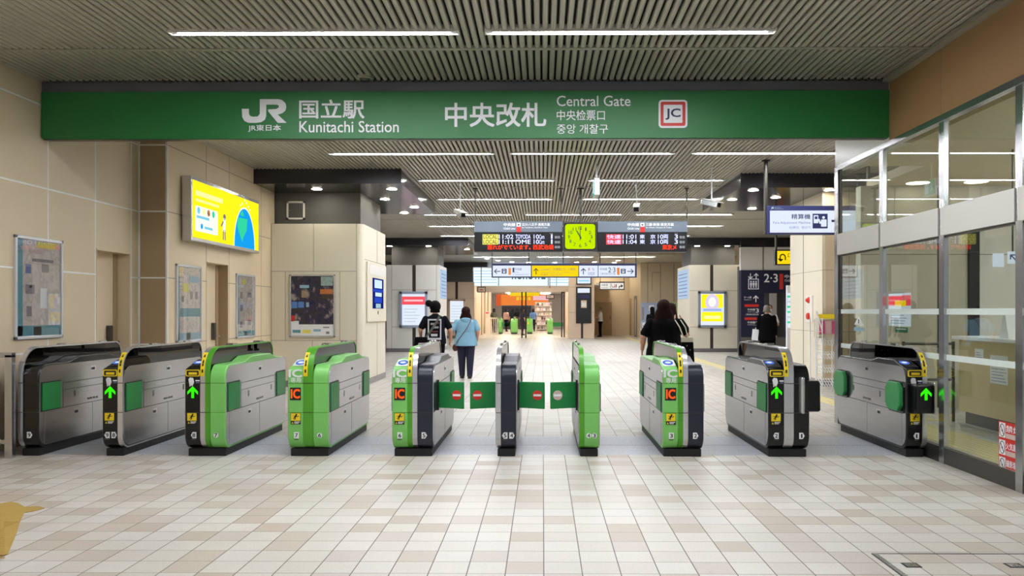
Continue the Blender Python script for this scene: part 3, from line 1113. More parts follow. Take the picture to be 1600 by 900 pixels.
def gate(label, xl, left, strips, right, tags, side_l=None, side_r=None, smoke='smoke_d', flaps=(), bulge=None, warn=None):
    """xl: left edge. left/right: None or (kind, colour); strips: colours of the centre barrier"""
    x = xl
    wl = HALF if left else 0
    wc = STRIP * len(strips)
    wr = HALF if right else 0
    xr = xl + wl + wc + wr
    t = thing('ticket_gate', label, 'ticket gate', ((xl + xr) / 2, GY + GL / 2, 0), 'ticket gates across the concourse')
    # base
    b = MB()
    b.box(xl + .012, xr - .012, GY + .05, GY + GL - .08, 0, .075, 'blackm')
    b.box(xl + .035, xr - .035, GY + .09, GY + GL - .12, .07, .11, 'blackm')
    b.build('base', t, bevel=.006)
    # bodies
    seams = MB()
    for part, a, w_ in ((left, xl, wl), (right, xl + wl + wc, wr)):
        if not part: continue
        kind, col = part
        m = MB()
        m.prism(shift(prof(kind)), a, a + w_, col)
        m.build(kind + '_body', t, smooth=True, bevel=.008)
        for z in (.442, .733):
            seams.box(a - .0005, a + w_ + .0005, GY - .0012, GY + .05, z - .003, z + .003, 'joint_b' if col != 'green_l' else 'green_d')
        F = front_face(m2 := MB(), GY)
        ca = a + w_ / 2
        if kind == 'reader':
            # sloped reader deck
            sl = Vector((0, .27, .077)).normalized()
            nn = Vector((0, -sl.z, sl.y))
            D = Face(MB(), (0, GY + .035, .8815), (1, 0, 0), tuple(sl), tuple(nn))
            if col == 'green_l':
                D.rect(a + .015, .06, a + w_ - .01, .25, 'white', .003, 0, .02)
                D.disc(a + w_ / 2, .155, .052, 'led_card', .005, rv=.07)
                D.disc(a + w_ / 2, .155, .030, 'e_white', .006, rv=.03)
                D.mb.build('card_reader', t)
                F.text('IC', ca - .066, .795, ca + .062, .868, 'letter', .003, .045)
                F.text('専用', ca - .047, .738, ca + .053, .790, 'letter', .003, .02)
                m2.build('lettering', t)
                s = MB(); G = front_face(s, GY)
                G.rect(a + .020, .565, a + .128, .69, 'blackm', .003)
                s.build('display', t)
                s = MB(); G = front_face(s, GY - .003)
                G.text('IC', a + .032, .585, a + .118, .672, 'led_o', .003, .05)
                s.build('display_sign', t)
            else:
                D.rect(a + .012, .03, a + w_ - .006, .235, 'blackm', .002)
                D.disc(a + w_ * .38, .16, .048, 'led_card', .005, rv=.05)
                D.disc(a + w_ * .38, .16, .028, 'e_white', .006, rv=.02)
                D.mb.build('card_reader', t)
                s = MB(); G = front_face(s, GY)
                G.rect(a + .008, .800, a + w_ - .002, .868, 'yellow', .006, 0, .016)
                G.rect(a + .020, .810, a + w_ - .012, .858, 'blackm', .0075, 0, .010)
                G.rect(a + .040, .818, a + w_ - .028, .842, 'yellow', .009, 0, .004)
                s.build('ticket_slot', t)
                F.poly(rounded([(a + .045, .72), (a + .075, .70), (a + .092, .745), (a + .082, .786), (a + .05, .79), (a + .036, .77)], .010, 4), 0, .003, 'letter')
                F.rect(a + .046, .70, a + .056, .73, 'letter', .003)
                F.rect(a + .106, .752, a + .146, .764, 'letter', .003)
                F.rect(a + .112, .735, a + .142, .743, 'e_grey', .003)
                m2.build('touch_symbol', t)
                if bulge != 'front':
                    arrow(a, t, GY)
        # warning and numbers
    for (side, dx, d, shp) in tags:
        s = MB(); G = front_face(s, GY)
        number_tag(G, xl + dx, .185, d, shp)
        s.build('number_tag', t)
    if warn is not None:
        s = MB(); G = front_face(s, GY)
        warning(G, xl + warn, .325, .098)
        s.build('warning_sticker', t)
    if left or right: seams.build('panel_seam', t)
    # centre barrier: smoked sheet in a coloured rim
    P = prof('barrier')
    inner = rounded([(.014, .09), (.014, 1.071), (GL - .012, 1.071), (GL - .012, .09)], [.12, .238, .13, .11], 10)
    xc = xl + wl
    core = MB()
    core.prism(shift(rounded([(.012, .09), (.012, .86), (GL - .012, .86), (GL - .012, .09)], [.1, .05, .05, .1], 5)), xc + .002, xc + wc - .002, 'blackm')
    core.build('barrier_core', t)
    sh = MB()
    gp = shift(inner)
    gp = [(y, max(z, .86)) for y, z in gp]
    for xa in ((xc + .006, xc + .010), (xc + wc - .010, xc + wc - .006)):
        g = MB(); g.prism(gp, xa[0], xa[1], smoke); g.build('barrier_panel', t)
    for i, col in enumerate(strips):
        m = MB()
        m.band(shift(P), shift(inner), xc + i * STRIP, xc + (i + 1) * STRIP, col, closed=True)
        m.build('barrier_rim', t, smooth=True)
    s = MB()
    for z in (.442, .733):
        s.box(xc - .001, xc + wc + .001, GY - .0012, GY + .03, z - .003, z + .003, 'joint_b')
    s.build('rim_seam', t)
    # yellow sticker bent over the front of the rim
    if warn is not None:
        R = .25
        pts = [(0, .80), (0, .835)] + [(R - R * math.cos(a), .835 + R * math.sin(a)) for a in [k * math.pi / 24 for k in range(1, 8)]]
        o1 = [(p[0] + GY - .003, p[1] + .002) for p in pts]
        o2 = [(p[0] + GY + .004, p[1] - .003) for p in pts]
        s = MB()
        s.band(o1, o2, xc + .002, xc + .042, 'yellow')
        for k in (1, 3, 4, 6):
            p, q = o1[k], o1[k + 1]
            s.band([(p[0] - .001, p[1] + .004), (q[0] - .001, q[1] - .004)], [p, q], xc + .014, xc + .030, 'blackm')
        s.build('barrier_sticker', t)
    # sensor caps on the barrier top
    for yy in (.62, 1.45):
        s = MB()
        s.prism(rounded([(GY + yy, 1.083), (GY + yy + .03, 1.104), (GY + yy + .14, 1.104), (GY + yy + .16, 1.083)], .01, 3), xc + .010, xc + wc - .010, 'chrome')
        s.build('sensor_cap', t)
    # steel side panels
    pl = inset_plate()
    for sd, X, sg in (('l', xl, -1), ('r', xr, 1)):
        spec = side_l if sd == 'l' else side_r
        if spec is None: continue
        m = MB()
        m.prism(shift(pl), X, X + sg * .006, 'steel_b' if spec.get('dark') else 'steel')
        sp = m.build('side_panel', t)
        F = Face(MB(), (X + sg * .006, 0, 0), (0, sg, 0), (0, 0, 1), (sg, 0, 0))
        Y = lambda v: sg * (GY + v)
        F.line([(Y(.03), .442), (Y(GL - .03), .442)], .005, 'blackm', .0012)
        F.line([(Y(.42), .70), (Y(1.50), .70)], .005, 'blackm', .0012)
        F.line([(Y(.42), .625), (Y(1.50), .625)], .004, 'blackm', .0012)
        for v in (.42, 1.50):
            F.line([(Y(v), .445), (Y(v), .72)], .005, 'blackm', .0012)
        F.line([(Y(.98), .11), (Y(.98), .442)], .004, 'joint_d', .0012)
        F.line([(Y(.10), .12), (Y(.10), .442)], .003, 'joint_d', .0012)
        for v in (.62, 1.36):
            F.rect(Y(v), .54, Y(v + .03 * 1), .60, 'steel_d', .0014)
        for v in (.88, .93, .99, 1.05):
            F.rect(min(Y(v), Y(v + .04)), .475, max(Y(v), Y(v + .04)), .495, 'steel_d', .0014)
        F.mb.build('panel_line', sp)
        for v, z in ((.95, .79), (.62, .35)):
            q = MB()
            L = Face(q, (X + sg * .006, 0, 0), (0, sg, 0), (0, 0, 1), (sg, 0, 0))
            L.rect(min(Y(v), Y(v + .10)), z, max(Y(v), Y(v + .10)), z + .055, 'chrome', .002)
            L.rect(min(Y(v + .01), Y(v + .075)), z + .008, max(Y(v + .01), Y(v + .075)), z + .035, 'blackm', .003)
            q.build('lock_plate', sp)
        for v in (.05, GL - .37):
            q = MB()
            L = Face(q, (X + sg * .006, 0, 0), (0, sg, 0), (0, 0, 1), (sg, 0, 0))
            a0, a1 = min(Y(v), Y(v + .32)), max(Y(v), Y(v + .32))
            if spec.get('closed') and v < .1:
                L.rect(a0, .442, a1, .728, 'blackm', .004)
                q.build('flap_housing', t)
                continue
            if spec.get('pad'):
                L.poly(rounded([(a0 - .03, .43), (a1 + .03, .43), (a1 + .03, .745), (a0 - .03, .745)], .05, 2), 0, .02, 'black')
                q.build('flap_housing', t)
                q = MB()
                L = Face(q, (X + sg * .006, 0, 0), (0, sg, 0), (0, 0, 1), (sg, 0, 0))
                L.poly(rounded([(a0 - .01, .45), (a1 + .015, .45), (a1 + .015, .735), (a0 - .01, .735)], .06, 1), 0, .055, 'pad')
                q.build('flap', t, bevel=.01)
            else:
                L.rect(a0 - .01, .440, a1 + .015, .735, 'blackm', .003)
                L.rect(a1 + .002 if sg > 0 else a0 - .012, .445, a1 + .014 if sg > 0 else a0, .73, 'chrome', .006)
                q.build('flap_housing', t)
                q = MB()
                L = Face(q, (X + sg * .006, 0, 0), (0, sg, 0), (0, 0, 1), (sg, 0, 0))
                L.rect(a0, .450, a1 - .004, .722, 'flap', .012, 0, .01)
                q.build('flap', t)
    # closed flaps reaching into the passage
    for sg, signcol, barcol in flaps:
        X = xr if sg > 0 else xl
        q = MB()
        q.box(X, X + sg * .022, GY + .30, GY + .36, .43, .74, 'blackm')
        q.build('flap_hinge', t)
        q = MB()
        yf = GY + .335
        sk = -.035
        v = []
        for u, dz in ((.02, 0), (.11, -.002), (.20, -.006), (.285, -.010)):
            v.append((u, dz))
        th = .028
        n = len(v)
        vs = []
        for u, dz in v:
            yy = yf - u * .10
            for y2 in (yy - th / 2, yy + th / 2):
                for z in (.452 + dz, .722 + dz * .3):
                    vs.append((X + sg * u, y2, z))
        fs = []
        for i in range(n - 1):
            a, b2 = i * 4, (i + 1) * 4
            fs += [(a, b2, b2 + 1, a + 1), (a + 2, a + 3, b2 + 3, b2 + 2), (a + 1, b2 + 1, b2 + 3, a + 3), (a, a + 2, b2 + 2, b2)]
        fs += [(0, 1, 3, 2), ((n - 1) * 4, (n - 1) * 4 + 2, (n - 1) * 4 + 3, (n - 1) * 4 + 1)]
        q.add(vs, fs, 'flap')
        fl = q.build('flap', t, bevel=.008)
        q = MB()
        uc = .208 if sg > 0 else -.208
        L = Face(q, (X + uc, yf - .0208 - th / 2 - .001, .585), (1, sg * -.1, 0), (0, 0, 1), (0, -1, 0))
        L.disc(0, 0, .049, signcol, .003, -.002, n=32)
        L.rect(-.040, -.011, .040, .011, barcol, .005)
        q.build('no_entry_sign', fl)
    # wide-gate sensor housing
    if bulge == 'right':
        a = xr - .06
        q = MB()
        q.prism(rounded([(a, .46), (a, .765), (a + .15, .765), (a + .155, .46)], .022, 3), GY - .06, GY + 1.0, 'black', 'y')
        q.build('sensor_housing', t, bevel=.014)
        q = MB()
        q.box(a - .04, a - .002, GY - .075, GY + .06, .44, .80, 'steel')
        q.build('housing_bracket', t, bevel=.015)
    if bulge == 'front':
        q = MB()
        q.box(xl + .03, xl + .215, GY - .14, GY + .25, .452, .735, 'black')
        q.build('sensor_housing', t, bevel=.018)
        q = MB()
        q.box(xl + .218, xl + .235, GY - .10, GY + .25, .44, .75, 'steel')
        q.build('housing_bracket', t, bevel=.005)
        arrow(xl + .045, t, GY - .14)
    return t


def arrow(a, t, y):
    s = MB(); G = front_face(s, y - .001)
    cx, z0 = a + .078, .585
    G.rect(cx - .013, z0, cx + .013, z0 + .085, 'led_g', .003)
    for sg in (-1, 1):
        G.poly([(cx, z0 + .118), (cx + sg * .052, z0 + .064), (cx + sg * .052, z0 + .034), (cx, z0 + .084)], 0, .0032, 'led_g')
    s.build('arrow_display', t)


def gx(px): return PX(px, GY)


W = {}
gate('black and steel ticket gate at the far left end, marked 9', gx(28), None, ['steel'], ('exit', 'black'),
     [('r', .115, '9', 'r')], None, {'dark': 1}, 'smoke_k')
gate('black and steel ticket gate with green arrow, marked 9 and 8', gx(160), ('reader', 'black'), ['steel'], None,
     [('l', .05, '9', 'l'), ('l', .115, '8', 'r')], {}, {'dark': 1}, 'smoke_k', warn=.022)
gate('half black half green ticket gate with green arrow, marked 8 and 7', gx(289), ('reader', 'black'), ['steel', 'green_d'], ('exit', 'green_l'),
     [('l', .09, '8', 'l'), ('r', .31, '7', 'o')], {}, {}, warn=.022)
gate('all green ticket gate with orange IC display, marked 7 and 6', gx(450), ('reader', 'green_l'), ['green_d', 'green_d'], ('exit', 'green_l'),
     [('l', .085, '7', 's'), ('r', .315, '6', 'o')], {}, {}, warn=.028)
gate('green and navy ticket gate with closed flap, marked 6 and 5', gx(613), ('reader', 'green_l'), ['green_d', 'steel'], ('exit', 'navy'),
     [('l', .075, '6', 's'), ('r', .315, '5', 'r')], {}, {'closed': 1}, 'smoke_l', [(1, 'red', 'white')], warn=.022)
gate('narrow navy ticket gate between two closed passages, marked 5 and 4', gx(775), None, ['steel'], ('exit', 'navy'),
     [('r', .09, '5', 'l'), ('r', .155, '4', 'r')], {'closed': 1}, {'closed': 1}, 'smoke_l', [(-1, 'red', 'white'), (1, 'red', 'white')])
gate('narrow green ticket gate with faded flap sign, marked 4 and 3', gx(905), None, ['green_d'], ('exit', 'green_l'),
     [('r', .095, '4', 'o'), ('r', .15, '3', 'o')], {'closed': 1}, {}, 'smoke_l', [(-1, 'red_fade', 'paper')])
gate('green and navy ticket gate with orange IC display, marked 3 and 2', gx(1036), ('reader', 'green_l'), ['green_d', 'steel'], ('exit', 'navy'),
     [('l', .082, '3', 's'), ('r', .32, '2', 'r')], {}, {}, 'smoke_l', warn=.028)
gate('black ticket gate with side sensor housing and arrow, marked 2 and 1', gx(1201), ('reader', 'black'), ['steel', 'steel'], ('exit', 'black'),
     [('l', .075, '2', 'l'), ('r', .325, '1', 'r')], {'dark': 1}, {}, 'smoke_d', bulge='right', warn=.022)
gate('black wide ticket gate beside the glass office, marked 1', gx(1417), ('reader', 'black'), ['steel'], None,
     [('l', .095, '1', 'l')], {'dark': 1, 'pad': 1}, {}, 'smoke_k', bulge='front', warn=.03)

# steel barrier rail at the left wall
t = thing('barrier_rail', 'brushed steel barrier rail between the left wall and first ticket gate', 'rail', (-5.45, 8.1, 0))
r = MB()
x1r = PX(26, 8.1)
for a, b in ((x1r - .09, x1r - .015), (x1r - .27, x1r - .2)):
    q = MB(); q.box(a, b, 8.05, 8.11, 0, 1.02, 'steel_b'); q.build('post', t, bevel=.004)
q = MB(); q.box(-5.59, x1r - .015, 8.05, 8.11, .99, 1.04, 'steel_b'); q.build('top_rail', t, bevel=.004)
q = MB(); q.box(-5.59, x1r - .05, 8.06, 8.10, .14, .18, 'steel_b'); q.build('bottom_rail', t, bevel=.004)


# ================================================================== THE GREEN SIGN
YS = 9.12
sx0, sx1 = PX(64.5, YS), PX(1391, YS)
sz0, sz1, sz2 = PZ(700, 216.2, YS), PZ(700, 142.3, YS), CEIL - .0
t = thing('station_sign', 'wide green station name sign spanning the hall above the gates', 'sign', ((sx0 + sx1) / 2, YS, sz0))
b = MB()
b.prism(rounded([(sx0, sz0), (sx1, sz0), (sx1, sz1), (sx0, sz1)], [.03, .03, 0, 0], 3), YS, YS + .12, 'sign_green', 'y')
b.build('panel', t)
b = MB(); b.box(sx0, sx1, YS + .01, YS + .12, sz1, sz2, 'grey_band'); b.build('header_band', t)
b = MB(); b.box(sx0 + .02, sx1 - .02, YS + .02, YS + .11, sz0 - .006, sz0, 'steel_d'); b.build('bottom_edge', t)
l = MB(); F = pixface(l, YS)
F.text('国立駅', *F.R(468, 156, 569, 185), 'letter', .003, .028)
F.text('Kunitachi Station', *F.R(468, 189, 623, 207), 'letter', .003, .012)
F.text('中央改札', *F.R(696, 161, 853, 198), 'letter', .003, .03)
F.text('Central Gate', *F.R(870, 149.5, 985, 166), 'letter', .003, .010)
F.text('中央检票口', *F.R(870, 172, 945, 188), 'letter', .003, .010)
F.text('중앙 개찰구', *F.R(870, 194, 950, 209), 'letter', .003, .005)
F.text('JR東日本', *F.R(388, 195, 439, 206), 'letter', .003, .03)
l.build('lettering', t)
# JR mark
l = MB(); F = pixface(l, YS)
def U(px, py): return (PX(px, YS), PZ(px, py, YS))
J = [U(378, 170), U(389, 170), U(389, 178), U(391.5, 181.5), U(396, 182.5), U(403, 182), U(406, 178), U(406, 155), U(436, 155)]
curve = [U(441, 156.5), U(446, 161), U(447.5, 167), U(446, 173), U(441, 177), U(434, 179)]
leg = [U(448, 192), U(434, 192), U(419, 174), U(419, 171), U(431, 170.5), U(435, 168.5), U(436, 166.5), U(435, 164.5), U(432, 163.5), U(416, 163.5), U(416, 181)]
tail = [U(414, 187), U(408, 191), U(400, 192), U(388, 192), U(382, 189), U(378.5, 183)]
F.poly(J + curve + leg + tail, 0, .003, 'letter')
l.build('railway_mark', t)
l = MB(); F = pixface(l, YS)
u0, v0, u1, v1 = F.R(1029, 156, 1074, 200)
F.rect(u0, v0, u1, v1, 'letter', .003, 0, .04)
e = .022
F.rect(u0 + e, v0 + e, u1 - e, v1 - e, 'red', .004, 0, .02)
e = .055
F.rect(u0 + e, v0 + e, u1 - e, v1 - e, 'letter', .005, 0, .01)
F.text('JC', *F.R(1040, 170, 1063, 187), 'e_ink', .006, .03)
l.build('line_badge', t)

# exit lamp hanging edge-on behind the sign
YX = 14.3
x = PX(932, YX)
t = thing('exit_lamp', 'thin white emergency exit lamp hanging edge-on from a white rod', 'exit sign', (x, YX, PZ(932, 308, YX)))
b = MB(); b.cyl((x, YX, PZ(932, 284, YX)), (x, YX, CEIL), .017, 'white'); b.build('rod', t)
b = MB(); b.box(x - .05, x + .04, YX - .22, YX + .22, PZ(932, 307, YX), PZ(932, 281, YX), 'white'); b.build('lamp_body', t, bevel=.006)
b = MB()
for sg in (-1, 1):
    L = Face(b, (x + (-.051 if sg < 0 else .041), YX, 0), (0, sg, 0), (0, 0, 1), (sg, 0, 0))
    zc0, zc1 = PZ(932, 305, YX), PZ(932, 283, YX)
    L.rect(-.2, zc0, .2, zc1, emis('exit_green', '2fc9a8', .9) if sg < 0 else 'exit_green_m', .004)
    if sg < 0: M['exit_green_m'] = bpy.data.materials['exit_green']
    zc = (zc0 + zc1) / 2
    L.rect(.02, zc0 + .02, .15, zc1 - .02, 'e_white', .006)
    L.disc(-.08, zc + .06, .02, 'e_white', .006)
    L.line([(-.08, zc + .04), (-.1, zc - .01), (-.06, zc - .07)], .025, 'e_white', .006)
    L.line([(-.1, zc - .01), (-.15, zc - .06)], .02, 'e_white', .006)
    L.line([(-.14, zc + .03), (-.02, zc + .01)], .015, 'e_white', .006)
b.build('lit_face', t)

# ================================================================== DEPARTURE BOARDS
YD = 17.0


def rod(name, px, Y, z, t, r=.018, m='steel_d'):
    b = MB()
    b.cyl((PX(px, Y), Y, z), (PX(px, Y), Y, CEIL), r, m)
    b.cyl((PX(px, Y), Y, CEIL - .02), (PX(px, Y), Y, CEIL), r * 2.6, m)
    b.build(name, t)


def board(label, x0, x1, top, head_x, dest, dest_e, tagm, rows_, msg):
    t = thing('departure_board', label, 'departure board', ((PX(x0, YD) + PX(x1, YD)) / 2, YD, PZ(x0, 394, YD)))
    b = MB()
    u0, v0, u1, v1 = PX(x0, YD), PZ(x0, 393.5, YD), PX(x1, YD), PZ(x0, top, YD)
    zm = PZ(x0, 362.5, YD)
    b.box(u0, u1, YD, YD + .28, v0, zm, 'b_black')
    b.build('screen_body', t, bevel=.004)
    b = MB(); b.box(u0, u1, YD - .004, YD + .28, zm, v1, 'b_grey'); b.build('header', t)
    h = MB(); F = pixface(h, YD - .004)
    hx = head_x
    F.text('中央線', *F.R(hx, 348.5, hx + 18, 353.5), 'letter', .003, .02)
    F.text('Chūō Line', *F.R(hx, 355.5, hx + 18, 358.5), 'letter', .003, .015)
    F.rect(*F.R(hx + 20, 348.5, hx + 26.5, 354), 'letter', .003)
    F.rect(*F.R(hx + 21.8, 350, hx + 24.8, 352.6), 'steel_d', .004)
    F.rect(*F.R(hx + 20, 354.5, hx + 27, 362.5), 'red', .003)
    F.text(dest, *F.R(hx + 28.5, 348.5, hx + 72, 353), 'letter', .003, .02)
    F.text(dest_e, *F.R(hx + 28.5, 354.5, hx + 69, 357), 'letter', .003, .01)
    h.build('header_lettering', t)
    s = MB(); F = pixface(s, YD)
    for i, r in enumerate(rows_):
        y0 = 366.5 + 8 * i
        y1 = y0 + 6.6
        tx, lab, labm = r[0], r[1], r[2]
        F.rect(*F.R(tx, y0 - .4, tx + 24.5, y1 + 1.0), tagm, .003)
        F.text(lab, *F.R(tx + 1.5, y0 + .3, tx + 23, y1), labm, .005, .0)
        for (s_, a, b_, m) in r[3]:
            F.text(s_, *F.R(a, y0, b_, y1), m, .004, .006)
    for s_, a, b_ in msg:
        F.text(s_, *F.R(a, 382.5, b_, 390), 'led_r', .004, .02)
    ex = x1 - 12.5
    for i in range(3):
        y0 = 368.5 + 7.7 * i
        F.text('番線', *F.R(ex, y0, ex + 8.5, y0 + 4.2), 'led_dim', .003, .03)
    F.text('番線', *F.R(x1 - 20, 364.5, x1 - 15, 365.6), 'led_dim', .003, .03)
    s.build('screen_text', t)
    return t


b1 = board('left departure board with yellow LOCAL rows at 11:02 and 11:11', 741, 879, 346, 787, '立川·八王子·高尾方面', 'for Tachikawa, Hachiōji & Takao', 'led_y',
           [(754, 'LOCAL', 'b_black', [('11:02', 779.5, 802, 'led_w'), ('TOYODA', 805.5, 829, 'led_w'), ('10', 834, 842, 'led_w'), ('Cars', 842.5, 850.5, 'led_w'), ('1', 861, 863.2, 'led_w')]),
            (754, 'LOCAL', 'b_black', [('11:11', 779.5, 801, 'led_w'), ('OME', 805.5, 829, 'led_w'), ('10', 834, 842, 'led_w'), ('Cars', 842.5, 850.5, 'led_w'), ('1', 861, 863.2, 'led_w')])],
           [('遅れがでています。', 761.5, 829), ('西武池袋', 833, 865)])
b2 = board('right departure board with pink rapid rows at 11:01 and 11:04', 934, 1074, 346, 980.5, '三鷹·新宿·東京方面', 'for Mitaka, Shinjuku & Tokyo', 'led_pink',
           [(947, '快速', 'led_w', [('11:01', 973, 994, 'led_w'), ('東', 999.5, 1007.5, 'led_w'), ('京', 1016, 1024, 'led_w'), ('10', 1028, 1036, 'led_w'), ('両', 1036.5, 1044, 'led_w'), ('3', 1054, 1059, 'led_w')]),
            (947, '快速', 'led_w', [('11:04', 973, 995, 'led_w'), ('東', 999.5, 1007.5, 'led_w'), ('京', 1016, 1024, 'led_w'), ('10', 1028, 1036, 'led_w'), ('両', 1036.5, 1044, 'led_w'), ('3', 1054, 1059, 'led_w')])],
           [('東京メ', 1035, 1057)])
for px, t_ in ((743, b1), (876.5, b1), (936, b2), (1073, b2)):
    rod('hanging_rod', px, YD + .1, PZ(px, 346, YD), t_)

# clock
t = thing('station_clock', 'square lit clock with yellow green face reading eleven, between the boards', 'clock', (PX(907, YD), YD, PZ(907, 394, YD)))
b = MB(); b.box(PX(879.6, YD), PX(933.6, YD), YD + .01, YD + .26, PZ(880, 393, YD), PZ(880, 347, YD), 'steel_d'); b.build('case', t, bevel=.006)
b = MB(); F = pixface(b, YD + .009)
F.rect(*F.R(881.5, 349, 931.5, 391), 'blackm', .003)
F.rect(*F.R(883, 350, 930, 389), 'clock', .006, 0, .06)
b.build('dial', t)
b = MB(); F = pixface(b, YD + .002)
cx, cz = PX(906.5, YD), PZ(906.5, 370, YD)
for h_ in range(1, 13):
    a = math.pi / 2 - h_ * math.pi / 6
    rx, rz = .232, .182
    x_, z_ = cx + rx * math.cos(a), cz + rz * math.sin(a)
    w_ = .036 if h_ > 9 else (.010 if h_ == 1 else .021)
    F.text(str(h_), x_ - w_, z_ - .034, x_ + w_, z_ + .034, 'blackm', .003, .02)
b.build('numerals', t)
b = MB(); F = Face(b, (cx, YD - .002, cz), (1, 0, 0), (0, 0, 1), (0, -1, 0))
F.line([(.0, -.07), (0, .21)], .014, 'blackm', .003)
b.build('minute_hand', t)
b = MB(); F = Face(b, (cx, YD - .006, cz), (1, 0, 0), (0, 0, 1), (0, -1, 0))
F.line([(.02, -.035), (-.07, .12)], .022, 'blackm', .003)
F.disc(0, 0, .016, 'blackm', .004)
b.build('hour_hand', t)
rod('hanging_rod', 907, YD + .1, PZ(907, 347, YD), t, .03)

# ================================================================== GUIDE SIGNS


def up_arrow(F, u, v, s, m, ang=0.0, d=.006, w=.14):
    R = lambda p: (u + s * (p[0] * math.cos(ang) - p[1] * math.sin(ang)), v + s * (p[0] * math.sin(ang) + p[1] * math.cos(ang)))
    F.line([R((0, -.5)), R((0, .48))], s * w, m, d)
    F.line([R((-.38, .1)), R((0, .48))], s * w, m, d + .0005)
    F.line([R((.38, .1)), R((0, .48))], s * w, m, d + .001)


def picto(F, u, v, s, kind, m='e_ink', bg='e_white', d=.006):
    """small white-on-ink pictograms"""
    if kind == 'train':
        F.rect(u, v, u + s, v + s, m, d)
        F.rect(u + s * .25, v + s * .2, u + s * .75, v + s * .85, bg, d + .001, 0, s * .08)
        F.rect(u + s * .33, v + s * .48, u + s * .67, v + s * .72, m, d + .002)
        F.line([(u + s * .3, v + s * .08), (u + s * .38, v + s * .18)], s * .06, bg, d + .001)
        F.line([(u + s * .7, v + s * .08), (u + s * .62, v + s * .18)], s * .06, bg, d + .001)
    if kind == 'elevator':
        F.rect(u, v, u + s, v + s, bg, d)
        F.rect(u + s * .07, v + s * .07, u + s * .93, v + s * .93, m, d + .001)
        for k in (-.24, 0, .24):
            F.disc(u + s * (.5 + k), v + s * .73, s * .075, bg, d + .002)
            F.rect(u + s * (.5 + k - .09), v + s * .35, u + s * (.5 + k + .09), v + s * .63, bg, d + .002, 0, s * .03)
            F.rect(u + s * (.5 + k - .05), v + s * .14, u + s * (.5 + k + .05), v + s * .36, bg, d + .002)
    if kind == 'toilet':
        for k, sk in ((.2, 1), (.55, 0)):
            F.disc(u + s * k, v + s * .86, s * .09, 'red' if sk else m, d)
            if sk: F.poly([(u + s * (k - .17), v + s * .3), (u + s * (k + .17), v + s * .3), (u + s * k, v + s * .78)], 0, d, 'red')
            else: F.rect(u + s * (k - .11), v + s * .35, u + s * (k + .11), v + s * .75, m, d)
            F.rect(u + s * (k - .06), v, u + s * (k + .06), v + s * .4, 'red' if sk else m, d)
    if kind == 'wheelchair':
        F.disc(u + s * .3, v + s * .9, s * .09, m, d)
        F.line([(u + s * .3, v + s * .8), (u + s * .34, v + s * .45), (u + s * .65, v + s * .45), (u + s * .8, v + s * .1)], s * .09, m, d)
        n = 10
        pts = [(u + s * (.4 + .28 * math.cos(a)), v + s * (.3 + .28 * math.sin(a))) for a in [math.pi * .7 + i * math.pi * 1.15 / n for i in range(n + 1)]]
        F.line(pts, s * .07, m, d)


YG = 24.0
t = thing('guide_sign', 'long white and yellow platform guide sign hanging below the boards', 'sign', (PX(882, YG), YG, PZ(882, 433, YG)))
b = MB()
gz0, gz1 = PZ(882, 433.5, YG), PZ(882, 411.5, YG)
b.box(PX(768, YG), PX(995, YG), YG, YG + .25, gz0, gz1, 'e_ink')
b.build('sign_case', t, bevel=.004)
b = MB(); F = pixface(b, YG)
F.rect(*F.R(770, 415, 829.5, 432), 'e_white', .004)
F.rect(*F.R(831, 415, 903.5, 432), 'e_yellow', .004)
F.rect(*F.R(904.8, 415, 934, 432), 'e_white', .004)
F.rect(*F.R(935, 415, 992, 432), 'e_white', .004)
b.build('lit_panel', t)
b = MB(); F = pixface(b, YG)
def G_(px, py): return PX(px, YG), PZ(px, py, YG)
u, v = G_(777, 424); up_arrow(F, u, v, .17, 'e_ink', math.pi / 2)
u, v = G_(784, 427.5); picto(F, u, v, .14, 'train')
F.rect(*F.R(794.5, 419, 798.3, 429.5), 'orange', .006)
F.text('1', *F.R(801, 418.5, 803.5, 425.5), 'e_ink', .006, .01)
F.text('中央線', *F.R(804.5, 418.5, 815, 422.8), 'e_grey', .006, .01)
F.text('Chūō Line', *F.R(801, 424.4, 811, 426.2), 'e_grey', .006)
F.text('for Tachikawa 立川 八王子', *F.R(801, 427.3, 827, 430), 'e_grey', .006)
u, v = G_(837.5, 424); up_arrow(F, u, v, .17, 'joint_b')
F.text('nonowa口（交通系ICカード専用）', *F.R(844, 418.5, 900, 423), 'joint_d', .006, .005)
F.text('nonowa Exit (nonowa, Tachikawa sta.)', *F.R(844, 425, 898, 427), 'joint_d', .006)
F.text('交通系 nonowa 口', *F.R(844, 428, 878, 430.5), 'joint_d', .006)
u, v = G_(911.5, 424); up_arrow(F, u, v, .17, 'e_ink')
u, v = G_(918.5, 422.8); picto(F, u, v, .085, 'toilet')
u, v = G_(925, 422.8); picto(F, u, v, .085, 'wheelchair')
F.text('化粧室', *F.R(918.5, 425, 929, 430), 'e_grey', .006)
F.text('中央線', *F.R(937.5, 418.5, 948.5, 422.5), 'e_grey', .006, .01)
F.text('2·3', *F.R(950.5, 418, 961.5, 425.5), 'e_ink', .006, .01)
F.text('三鷹 新宿 東京方面', *F.R(937.5, 426, 961.5, 429.5), 'e_grey', .006)
F.rect(*F.R(964, 418.5, 968, 429.5), 'orange', .006)
u, v = G_(970, 427.5); picto(F, u, v, .14, 'train')
u, v = G_(985, 424); up_arrow(F, u, v, .17, 'e_ink', -math.pi / 2)
b.build('lettering', t)
for px in (769, 826, 880, 937, 993.5):
    rod('hanging_rod', px, YG + .1, gz1, t, .014)

